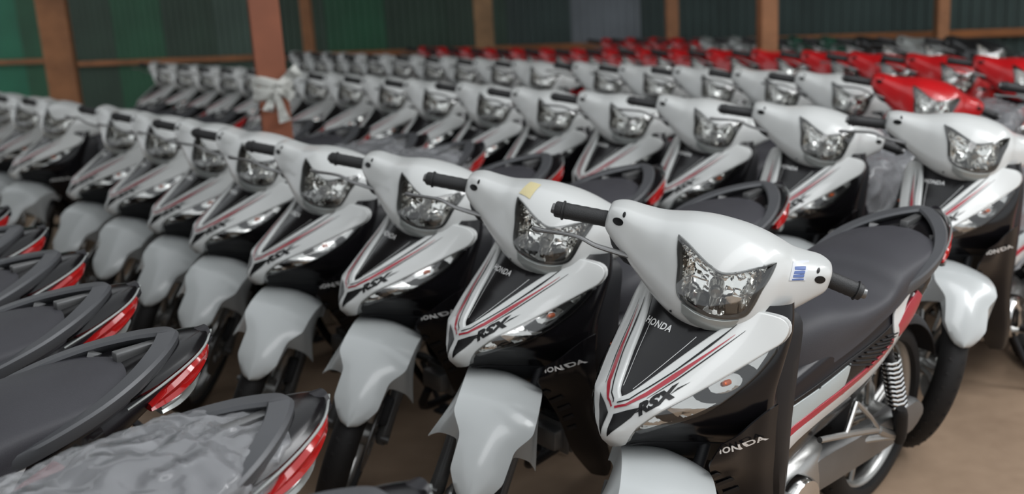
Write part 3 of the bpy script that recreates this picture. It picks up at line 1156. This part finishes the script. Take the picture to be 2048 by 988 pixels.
PARTS.append(Part('tail_cowl', finish(tail, 'tail_cowl', M['black']), kids=[Part('trim', finish(edge, 'tail_trim', M['silver']), label='silver edge trim')]))
PARTS.append(Part('tail_light', lens_r, label='red wraparound tail light', kids=[Part('signal_lens', lens_w, label='clear lower lens')]))
rf = []
for t in np.linspace(60, 158, 18):
    a = t * D2R
    r = .308
    rf.append([(-.615 + r * math.cos(a), y, .28 + (r + dz) * math.sin(a)) for y, dz in ((-.065, -.03), (-.055, 0), (0, .010), (.055, 0), (.065, -.03))])
PARTS.append(Part('rear_fender', finish(solid(loft_bm(rf, 1, 2, closed=False), .004), 'rear_fender', M['matte'])))

# shocks
def shock(s):
    a, b = Vector((-.55, s * .125, .30)), Vector((-.40, s * .125, .58))
    body = tube_bm([a, a + (b - a) * .25, a + (b - a) * .3, b], [.018, .018, .012, .012], 12)
    sp = []
    n = 11
    d = (b - a)
    ex = d.normalized().cross(Vector((0, 1, 0))).normalized()
    for i in range(n * 10 + 1):
        t = i / (n * 10)
        an = 2 * math.pi * i / 10
        sp.append(a + d * (.30 + .62 * t) + ex * .024 * math.cos(an) + Vector((0, 1, 0)) * .024 * math.sin(an))
    spr = tube_bm(sp, .0045, 6)
    return Part('shock_absorber', finish(body, 'shock_absorber', M['matte']), kids=[Part('spring', finish(spr, 'spring', M['chrome']))])
PARTS.append(shock(1))
PARTS.append(shock(-1))
# swing arm, chain case
sw = bmesh.new()
for s in (-1, 1):
    tube_bm([(-.09, s * .07, .32), (-.35, s * .085, .295), (-.66, s * .095, .275)], [.018, .018, .016], 10, 2, bm=sw, flat=1.3)
PARTS.append(Part('swing_arm', finish(sw, 'swing_arm', M['steel'])))
cc = loft_bm([[(x, .085 + y * .022, z + k * h) for y, k in ((-1, -1), (1, -1), (1, 1), (-1, 1))] for x, z, h in ((-.06, .315, .030), (-.12, .315, .045), (-.30, .30, .045), (-.52, .285, .045), (-.68, .28, .045), (-.73, .28, .02))], 2, 3)
PARTS.append(Part('chain_case', finish(cc, 'chain_case', M['steel'])))
# engine
en = loft_bm([[(x, p[0], p[1]) for p in sup(0, z, w, h, 3, 16)] for x, z, w, h in ((.13, .27, .05, .04), (.10, .275, .095, .075), (.0, .29, .115, .10), (-.10, .30, .115, .105), (-.18, .31, .09, .08), (-.20, .31, .05, .05))], 3, 2)
cyl = bmesh.new()
for k in range(7):
    box_bm(.13 + k * .016, .138 + k * .016, -.06, .06, .27, .36, bm=cyl, bev=.002)
box_bm(.12, .27, -.045, .045, .285, .345, bm=cyl, bev=.008)
cov = lathe_bm([(.0001, .030), (.03, .030), (.045, .024), (.072, .022), (.078, .012), (.08, -.01)], 'y', 32, (.0, .115, .285))
cov2 = lathe_bm([(.0001, -.03), (.05, -.028), (.075, -.02), (.082, .01)], 'y', 32, (-.01, -.115, .285))
PARTS.append(Part('engine', finish(en, 'engine', M['alloy']), kids=[Part('cylinder', finish(cyl, 'cylinder', M['steel'])),
    Part('crankcase_cover', finish(cov, 'crankcase_cover', M['chrome'])), Part('crankcase_cover', finish(cov2, 'crankcase_cover_r', M['alloy']))]))
# exhaust on the right
ex_bm = tube_bm([(.26, -.03, .27), (.24, -.08, .19), (.10, -.13, .15), (-.15, -.15, .16), (-.30, -.16, .20), (-.34, -.165, .21), (-.70, -.175, .31), (-.80, -.178, .34)], [.014, .014, .014, .015, .02, .04, .046, .034], 14, 3)
sh = tube_bm([(-.38, -.178, .235), (-.66, -.19, .315)], [.043, .045], 12, 2)
PARTS.append(Part('exhaust', finish(ex_bm, 'exhaust', M['matte']), kids=[Part('heat_shield', finish(sh, 'heat_shield', M['chrome']))]))
# foot rests
def rest(s, x, z, y1):
    bar = tube_bm([(x + .04, s * .09, z), (x + .01, s * .13, z - .01), (x, s * y1, z)], [.010, .010, .008], 8, 2)
    rub = box_bm(x - .016, x + .016, s * y1 - .045, s * y1 + .045, z - .010, z + .012, bev=.006)
    return Part('foot_rest', finish(bar, 'foot_rest', M['alloy']), kids=[Part('rubber_pad', finish(rub, 'rubber_pad', M['rubber']))])
for s in (1, -1):
    PARTS.append(rest(s, .03, .255, .20))
    bar = tube_bm([(-.36, s * .10, .32), (-.43, s * .13, .315), (-.462, s * .155, .315)], [.010, .010, .012], 8, 2)
    rub = tube_bm([(-.465, s * .158, .300), (-.455, s * .162, .33), (-.425, s * .170, .40), (-.418, s * .171, .418)], [.014, .018, .018, .012], 10, 2)
    PARTS.append(Part('pillion_rest', finish(bar, 'pillion_rest', M['alloy']), kids=[Part('rubber_pad', finish(rub, 'rubber_pad_rear', M['rubber']))]))
# silver step bracket seen behind the leg shield
sb = tube_bm([(-.06, .128, .445), (-.20, .142, .415), (-.350, .145, .372)], [.008, .009, .009], 8, 2)
tube_bm([(-.245, .125, .480), (-.30, .142, .425), (-.350, .145, .372)], [.007, .007, .008], 8, 2, bm=sb)
tube_bm([(-.17, .140, .420), (-.21, .132, .450), (-.245, .125, .480)], [.007, .007, .007], 8, 2, bm=sb)
tube_bm([(-.350, .145, .372), (-.41, .145, .340), (-.46, .150, .318)], [.012, .013, .012], 8, 2, bm=sb)
PARTS.append(Part('step_bracket', finish(sb, 'step_bracket', M['alloy'])))
# side stand (left): foot placed so that it meets the floor when the bike leans
st = tube_bm([(-.02, .10, .24), (-.03, .15, .14), (-.045, .205, .024)], [.012, .011, .010], 10, 2)
box_bm(-.075, -.015, .185, .235, .018, .028, bm=st, bev=.004)
tube_bm([(-.045, .20, .05), (-.06, .245, .040), (-.065, .29, .045)], [.005, .005, .006], 8, 2, bm=st)
PARTS.append(Part('side_stand', finish(st, 'side_stand', M['matte'])))

# the nose of the front cover swells forward and sits a little higher than the lofted base shape
def swell(p):
    w = min(1, max(0, (p[0] - .30) / .20))
    z = p[2]
    f = float(np.interp(z, [.56, .60, .64, .70, .78, .87], [.05, .08, .45, 1.0, .65, 0]))
    g = min(1, max(0, (.86 - z) / .22))
    return (p[0] + .050 * w * f, p[1], z + .032 * w * g)
done = set()
for p_ in PARTS:
    if p_.name in ('front_cover', 'front_shield', 'centre_panel', 'turn_signal', 'lower_cover'):
        for m_ in [p_.mesh] + [q.mesh for q in p_.kids]:
            if m_.name in done:
                continue
            done.add(m_.name)
            for v in m_.vertices:
                v.co = swell(v.co)

# ================================================================== placing the bikes
PSI, LEAN = -2.358, 0.0859
def bike_mat(x, y, psi=PSI, lean=LEAN):
    return Matrix.Translation((x, y, 0)) @ Matrix.Rotation(psi, 4, 'Z') @ Matrix.Rotation(-lean, 4, 'X')
#@@LAYOUT

ROWS = {
 'A': [(0.552, 2.364), (0.226, 2.865), (-0.113, 3.345), (-0.475, 3.75), (-0.81, 4.247), (-1.107, 4.662), (-1.451, 5.117), (-1.797, 5.567), (-2.442, 6.347), (-2.81, 6.788), (-3.166, 7.234)],
 'B': [(1.695, 3.610), (1.292, 4.061), (0.99, 4.507), (0.687, 4.871), (0.377, 5.26), (0.086, 5.723), (-0.239, 6.164), (-0.537, 6.65), (-0.845, 7.09), (-1.156, 7.53), (-1.453, 7.928), (-1.75, 8.301), (-2.03, 8.66), (-2.31, 9.05), (-2.62, 9.45), (-2.935, 9.93)],
 'C': [(2.44, 4.22), (2.02, 4.867), (1.77, 5.21), (1.54, 5.608), (1.291, 5.98), (1.031, 6.35), (0.78, 6.737), (0.415, 7.282), (0.128, 7.727), (-0.139, 8.141), (-0.40, 8.55), (-0.676, 8.93), (-0.915, 9.28), (-1.12, 9.55), (-1.32, 9.81), (-1.52, 10.07), (-1.706, 10.35)],
 'D': [(2.793, 5.50), (2.584, 5.888), (2.375, 6.24), (2.188, 6.60), (1.96, 6.95), (1.732, 7.25), (1.52, 7.53), (1.31, 7.77), (1.091, 8.00), (0.873, 8.23), (0.64, 8.48), (0.415, 8.74), (0.195, 9.01), (-0.02, 9.33), (-0.23, 9.63), (-0.421, 9.936)],
 'E': [(3.303, 7.122), (3.06, 7.38), (2.863, 7.62), (2.68, 7.85), (2.512, 8.093), (2.34, 8.32), (2.163, 8.53), (1.976, 8.73), (1.78, 8.90), (1.60, 9.08), (1.42, 9.27), (1.231, 9.464)],
 'F': [(-0.85, 0.80), (-1.06, 1.183), (-1.394, 1.618), (-1.693, 2.039), (-1.99, 2.45), (-2.29, 2.87), (-2.60, 3.28), (-2.90, 3.70)],
}
ORD = ['', 'second', 'third', 'fourth', 'fifth', 'sixth', 'seventh', 'eighth', 'ninth', 'tenth', 'eleventh', 'twelfth', 'thirteenth', 'fourteenth', 'fifteenth', 'sixteenth', 'seventeenth']
ROWNAME = {'A': 'large front row', 'B': 'second white row', 'C': 'third white row', 'D': 'red row behind the white bikes', 'E': 'rearmost row by the wall', 'F': 'row cut off at the lower left'}
root = bpy.data.objects.new('motorbike', None)
COL.objects.link(root)
root.empty_display_size = 0.2
root['category'] = 'motorbike'
build_tree(PARTS, root)
BIKES = {}
def colour(row, i):
    if row == 'D':
        return 'red'
    if row == 'C' and i < 2:
        return 'red'
    if row == 'E':
        return ['blackpaint', 'silver', 'blackpaint', 'green', 'green', 'green', 'silver', 'silver', 'red', 'red', 'red', 'red'][i]
    return 'white'
CN = {'white': 'white and black', 'red': 'red', 'green': 'dark green', 'silver': 'silver grey', 'blackpaint': 'black'}
for row, spots in ROWS.items():
    for i, (x, y) in enumerate(spots):
        c = colour(row, i)
        near = row in 'AF' or (row == 'B' and i < 6) or (row == 'C' and i < 3)
        if row == 'A' and i == 0:
            r = root
        else:
            r = copy_bike(root, near, None if c == 'white' else M[c])
        k = 0.0 if row in 'AF' and i < 5 else 1.0
        psi = PSI + rng.normal(0, .02) * k
        lean = LEAN + rng.normal(0, .008) * k
        if row == 'B' and i == 0:
            lean = .02
        r.matrix_world = bike_mat(x, y, psi, lean)
        BIKES[(row, i)] = r
        o = ORD[i]
        if row == 'A':
            lab = 'white and black motorbike, %s from the right in the %s' % (o, ROWNAME[row])
        elif row == 'F':
            lab = 'black motorbike tail, %s nearest the camera in the %s' % (o, ROWNAME[row]) if i else ''
        else:
            lab = ('%s motorbike, %s from the right in the %s' % (CN[c], o, ROWNAME[row])) if i else '%s motorbike at the right end of the %s' % (CN[c], ROWNAME[row])
        r['label'] = lab
        r['category'] = 'motorbike'
        r['group'] = 'motorbikes in the ' + ROWNAME[row]
BIKES[('A', 0)]['label'] = 'white and black motorbike nearest the camera, blue sticker on its headlight cover'
BIKES[('A', 1)]['label'] = 'white and black motorbike with a yellowed tape patch above its headlight'
BIKES[('F', 0)]['label'] = 'motorbike at the bottom edge showing only the top of its grab rail'
BIKES[('F', 1)]['label'] = 'motorbike at lower left with crinkled plastic wrapped over its seat'
BIKES[('F', 2)]['label'] = 'bare-seated motorbike tail just left of the plastic-wrapped seat at lower left'
BIKES[('B', 0)]['label'] = 'white motorbike at far right with side stand out on the brown floor'
BIKES[('C', 1)]['label'] = 'bright red motorbike standing at the right end of the third white row'
BIKES[('C', 0)]['label'] = 'red motorbike cut by the right edge beside the bright red one'

def find_kid(r, name):
    for c in r.children:
        if c.name.split('.')[0] == name:
            return c
# sticker on the nearest bike, tape on the second
stk = bmesh.new()
hc0 = find_kid(BIKES[('A', 0)], 'handlebar_cover')
sq = [(.140, .958), (.176, .955), (.176, .984), (.140, .987)]
s1 = link('sticker', finish(panel(sq, cover_bvh, 'front', .0012, .02), 'sticker', M['paper']), hc0)
s1['label'] = 'small blue and white sticker'
tb = bmesh.new()
for z in (.963, .969, .975):
    merge(tb, panel([(.147, z), (.170, z - .001), (.170, z + .0028), (.147, z + .0038)], cover_bvh, 'front', .0018, .02))
merge(tb, panel([(.146, .958), (.171, .9565), (.171, .9585), (.146, .960)], cover_bvh, 'front', .0018, .02))
link('sticker_print', finish(tb, 'sticker_print', M['blue']), s1)
hc1 = find_kid(BIKES[('A', 1)], 'handlebar_cover')
tp = link('tape', finish(panel([(.284, -.104), (.228, -.090), (.250, -.058), (.312, -.070)], cover_bvh, 'top', .0014, .01), 'tape', M['tape']), hc1)
tp['label'] = 'yellowed strip of masking tape'

# ---------------- plastic film over some seats
def wrap_mesh(seed, drop=.05, front=1.0):
    r = np.random.default_rng(seed)
    ST2 = [(.105, .04, .670, .58, 1)] + [(x, w + .012, zt + .012, zb - drop, c) for x, w, zt, zb, c in ST[1:-1]] + [(-.80, .06, .82, .76, 1)]
    out = []
    for x, w, zt, zb, c in ST2:
        h = [(0, zt + .004), (w * .45, zt), (w * .82, zt - .008), (w * 1.02, zt - (zt - zb) * .3), (w * 1.06, zb + (zt - zb) * .25), (w * 1.1, zb)]
        out.append([(x, -y, z) for y, z in h[:0:-1]] + [(x, y, z) for y, z in h])
    bm = loft_bm(out, 9, 7, closed=False)
    bmesh.ops.recalc_face_normals(bm, faces=bm.faces)
    from mathutils import noise
    off = Vector(r.uniform(-50, 50, 3))
    for v in bm.verts:
        p = v.co * 1.0
        q = Vector((p.x * 9, p.y * 9, p.z * 9)) + off
        n = noise.noise(q) * .016 + (1 - abs(noise.noise(q * 2.3))) * .018 + (1 - abs(noise.noise(q * 5.1))) * .008 - .014
        nn = v.normal
        if nn.dot(p - Vector((p.x, 0, .70))) < 0:
            nn = -nn
        v.co = p + nn * n
    return finish(bm, 'plastic_wrap', M['film'], ang=70)
WR = [(('F', 1), 'crinkled clear plastic wrapped over the nearest seat at lower left'),
      (('B', 0), 'shiny plastic film over the seat of the far right white motorbike'),
      (('B', 1), 'shiny plastic film over the seat behind the nearest grab rail, second row'),
      (('A', 4), 'clear plastic film on the seat behind the fifth front-row headlight'),
      (('A', 5), 'clear plastic film on the seat behind the sixth front-row headlight'),
      (('A', 7), 'clear plastic film on a seat right of the steel post foot'),
      (('C', 1), 'whitish plastic film over the seat of the bright red motorbike')]
wms = [wrap_mesh(3, .03), wrap_mesh(8, .16), wrap_mesh(12, .13)]
for n, (k, lab) in enumerate(WR):
    o = link('plastic_wrap', wms[0 if n == 0 else 1 + n % 2])
    o.matrix_world = BIKES[k].matrix_world.copy()
    o['label'] = lab
    o['category'] = 'plastic wrap'
    o['group'] = 'plastic films over motorbike seats'

# ================================================================== setting
def floor_mat():
    m, nt, b = new_mat('dusty_concrete')
    n = noise_node(nt, 1.3, 6)
    n2 = noise_node(nt, 14, 8)
    mx = nt.nodes.new('ShaderNodeMath')
    mx.operation = 'MULTIPLY_ADD'
    mx.inputs[1].default_value = .35
    nt.links.new(n2.outputs['Fac'], mx.inputs[0])
    nt.links.new(n.outputs['Fac'], mx.inputs[2])
    cr = nt.nodes.new('ShaderNodeValToRGB')
    cr.color_ramp.elements[0].position = .45
    cr.color_ramp.elements[1].position = .85
    cr.color_ramp.elements[0].color = (.225, .150, .098, 1)
    cr.color_ramp.elements[1].color = (.335, .235, .160, 1)
    nt.links.new(mx.outputs[0], cr.inputs[0])
    nt.links.new(cr.outputs[0], b.inputs['Base Color'])
    b.inputs['Roughness'].default_value = .62
    bp = nt.nodes.new('ShaderNodeBump')
    bp.inputs['Strength'].default_value = .25
    bp.inputs['Distance'].default_value = .01
    nt.links.new(n2.outputs['Fac'], bp.inputs['Height'])
    nt.links.new(bp.outputs[0], b.inputs['Normal'])
    return m
def struct(name, mesh, parent=None):
    o = link(name, mesh, parent)
    if parent is None:
        o['kind'] = 'structure'
    return o
fb = bmesh.new()
bmesh.ops.create_grid(fb, x_segments=20, y_segments=20, size=16)
fb.transform(Matrix.Translation((0, 4, 0)))
struct('floor', finish(fb, 'floor', floor_mat()))

def sheet_mat(name, col):
    return mat(name, col, .55, bump=.1, bscale=8, var=.25, vscale=1.1)
SH = [sheet_mat('green_sheet', (.028, .125, .065)), sheet_mat('dark_green_sheet', (.038, .075, .052)), sheet_mat('grey_green_sheet', (.045, .072, .068)),
      sheet_mat('grey_sheet', (.20, .225, .25)), sheet_mat('bright_green_sheet', (.025, .20, .115)), sheet_mat('pale_green_sheet', (.07, .12, .095))]
MS = {}
def corrugated(w, h, m):
    k = (round(w, 3), m)
    if k in MS:
        return MS[k]
    xs, n = [], int(w / .09)
    p = w / n
    for i in range(n):
        xs += [(i * p, 0), (i * p + p * .5, 0), (i * p + p * .6, .016), (i * p + p * .9, .016)]
    xs.append((w, 0))
    vs, fs = [], []
    for x, y in xs:
        vs += [(x, -y, -.0), (x, -y, h)]
    for i in range(len(xs) - 1):
        fs.append((2 * i, 2 * i + 2, 2 * i + 3, 2 * i + 1))
    me = finish(bm_from(vs, fs), 'sheet', SH[m], smooth=False)
    MS[k] = me
    return me
def wall(name, a, b, h, seq):
    a, b = Vector(a), Vector(b)
    L = (b - a).length
    n = len(seq)
    w = L / n
    ang = math.atan2(b.y - a.y, b.x - a.x)
    bb = box_bm(0, L, .03, .06, 0, h)
    wo_ = struct(name, finish(bb, name, SH[1], smooth=False))
    wo_.matrix_world = Matrix.Translation((a.x, a.y, 0)) @ Matrix.Rotation(ang, 4, 'Z')
    for i, m in enumerate(seq):
        link('sheet', corrugated(w, h, m), wo_, Matrix.Translation((i * w, 0, 0)))
    return wo_
WH = 4.2
P0, P1, P2, P3 = (-9.6, 15.8), (-.6, 12.3), (4.9, 8.6), (8.5, 6.2)
wall('wall_left', P0, P1, WH, [4, 4, 4, 4, 0, 1, 0, 1, 5, 1, 0, 1])
wall('wall_back', P1, P2, WH, [1, 2, 3, 2, 2, 2, 2, 2])
wall('wall_right', P2, P3, WH, [2, 2, 1, 1, 1])
def along(p, q, s, out=.0):
    t = Vector((q[0] - p[0], q[1] - p[1])).normalized()
    return Vector((p[0], p[1])) + t * s + Vector((t.y, -t.x)) * out
M['oldwood'] = mat('orange_brown_wood', (.30, .13, .055), .6, bump=.4, bscale=30, var=.35, vscale=4)
M['rustpaint'] = mat('red_oxide_paint', (.27, .085, .040), .5, bump=.2, bscale=40, var=.12)
M['orangepaint'] = mat('faded_orange_paint', (.34, .13, .045), .55, bump=.2, bscale=30, var=.3, vscale=2)
M['palewood'] = mat('pale_wood', (.30, .17, .08), .6, bump=.3, bscale=30, var=.3)
def railing(name, p, q, s0, s1, z0, z1, r=.032):
    a, b = along(p, q, s0, .10), along(p, q, s1, .10)
    d = b - a
    L = math.hypot(d.length, z1 - z0)
    bm = box_bm(0, L, -.03, .03, -r, r, bev=.006)
    o = struct(name, finish(bm, name, M['orangepaint'], smooth=False))
    o.matrix_world = Matrix.Translation((a.x, a.y, z0)) @ Matrix.Rotation(math.atan2(d.y, d.x), 4, 'Z') @ Matrix.Rotation(-math.asin((z1 - z0) / L), 4, 'Y')
L01 = math.dist(P0, P1)
railing('trim_1', P0, P1, 0, L01 - 5.6, .93, .93)
railing('trim_2', P0, P1, L01 - 5.75, L01, .87, .87)
railing('trim_3', P1, P2, 0, math.dist(P1, P2), .87, .93)
railing('trim_4', P2, P3, 0, math.dist(P2, P3), .93, .93)

def post(name, x, y, w, d, m, lab, ang=0, h=WH, flange=False, lean=0):
    if flange:
        bm = box_bm(-w / 2, w / 2, -d / 2, -d / 2 + .012, 0, h)
        box_bm(-w / 2, w / 2, d / 2 - .012, d / 2, 0, h, bm=bm)
        box_bm(-w / 2 + .01, w / 2 - .01, -d / 2 + .012, d / 2 - .012, 0, h, bm=bm)
    else:
        bm = box_bm(-w / 2, w / 2, -d / 2, d / 2, 0, h, bev=.008)
    o = link(name, finish(bm, name, m, smooth=False))
    o.matrix_world = Matrix.Translation((x, y, 0)) @ Matrix.Rotation(ang, 4, 'Z') @ Matrix.Rotation(lean, 4, 'Y')
    o['label'] = lab
    o['category'] = 'post'
    return o

post('steel_post', -1.21, 5.5, .15, .12, M['rustpaint'], 'red-brown steel post with white plastic knotted round it, among the bikes', .3, flange=True)
post('timber_post', -3.96, 9.5, .25, .16, M['oldwood'], 'thick orange-brown post at far left behind the front row', .2)
post('timber_post', 1.86, 7.32, .12, .12, M['oldwood'], 'slim brown post rising between the red and dark green bikes', .1)
post('timber_post', -2.20, 12.2, .13, .1, M['oldwood'], 'thin orange post against the green wall just right of the knotted steel post', 0)
post('timber_post', -.16, 11.3, .20, .12, M['palewood'], 'wide tan post in front of the wall left of the pale grey sheet', 0)
post('timber_post', 1.67, 10.2, .12, .1, M['oldwood'], 'dim brown post behind the twin-lit red bikes', 0)
post('timber_post', 3.72, 8.85, .10, .1, M['oldwood'], 'faint brown post on the dark wall near the right edge', 0)
# white plastic knotted round the steel post
kn = bmesh.new()
for k in range(3):
    z = 1.12 - k * .03
    tube_bm([(.09 * math.cos(t) * (1 + .05 * math.sin(5 * t + k)), .085 * math.sin(t), z + .015 * math.sin(2 * t + k * 2)) for t in np.linspace(0, 2 * math.pi, 15)[:-1]], .018, 8, 2, bm=kn, closed=True, flat=1.5)
ks = bmesh.new()
for (ax_, az, l_, w_) in ((.9, .55, .15, .05), (.2, -.9, .20, .05), (-.35, -1.0, .12, .04), (.75, -.45, .12, .05)):
    pts = []
    for i in range(7):
        t = i / 6
        pts.append([(.02 + ax_ * l_ * t + j * w_ * (.3 + t) * .5 * (-az), -.10 - .02 * math.sin(t * 9 + j), 1.10 + az * l_ * t + j * w_ * (.3 + t) * .5 * ax_) for j in (-1, -.3, .3, 1)])
    merge(ks, solid(loft_bm(pts, 2, 2, closed=False), .002))
tie = bpy.data.objects.new('plastic_tie', None)
COL.objects.link(tie)
tie.matrix_world = Matrix.Translation((-1.21, 5.5, 0)) @ Matrix.Rotation(.1, 4, 'Z')
tie['label'] = 'white plastic strip knotted round the red-brown steel post'
tie['category'] = 'plastic tie'
M['rag'] = mat('white_plastic_strip', (.62, .62, .58), .45, bump=.5, bscale=40)
link('band', finish(kn, 'band', M['rag']), tie)
link('loose_end', finish(ks, 'loose_end', M['rag']), tie)


# ---------------- roof over the rear of the shed
rb = bmesh.new()
me = corrugated(1.0, 9.0, 1)
roof = bpy.data.meshes.new('ceiling')
n = 26
vs, fs = [], []
for i in range(n * 4 + 1):
    x = -13 + i * .25
    z = .05 if i % 2 else 0
    vs += [(x, 0, z), (x, 9.5, z)]
for i in range(n * 4):
    fs.append((2 * i, 2 * i + 2, 2 * i + 3, 2 * i + 1))
rme = finish(bm_from(vs, fs), 'ceiling', mat('roof_sheet', (.20, .21, .20), .5), smooth=False)
ro = struct('ceiling', rme)
ro.matrix_world = Matrix.Translation((-1.6, 7.0, 4.15)) @ Matrix.Rotation(-.60, 4, 'Z')

# unseen roof bay added to shade the rows on the left
shade_bay = struct('ceiling', rme)
shade_bay.matrix_world = Matrix.Translation((-14.9, -3.0, 4.5)) @ Matrix.Rotation(.02, 4, 'Z')

for o in bpy.data.objects:
    for k in ('_near', '_paint'):
        if k in o:
            del o[k]
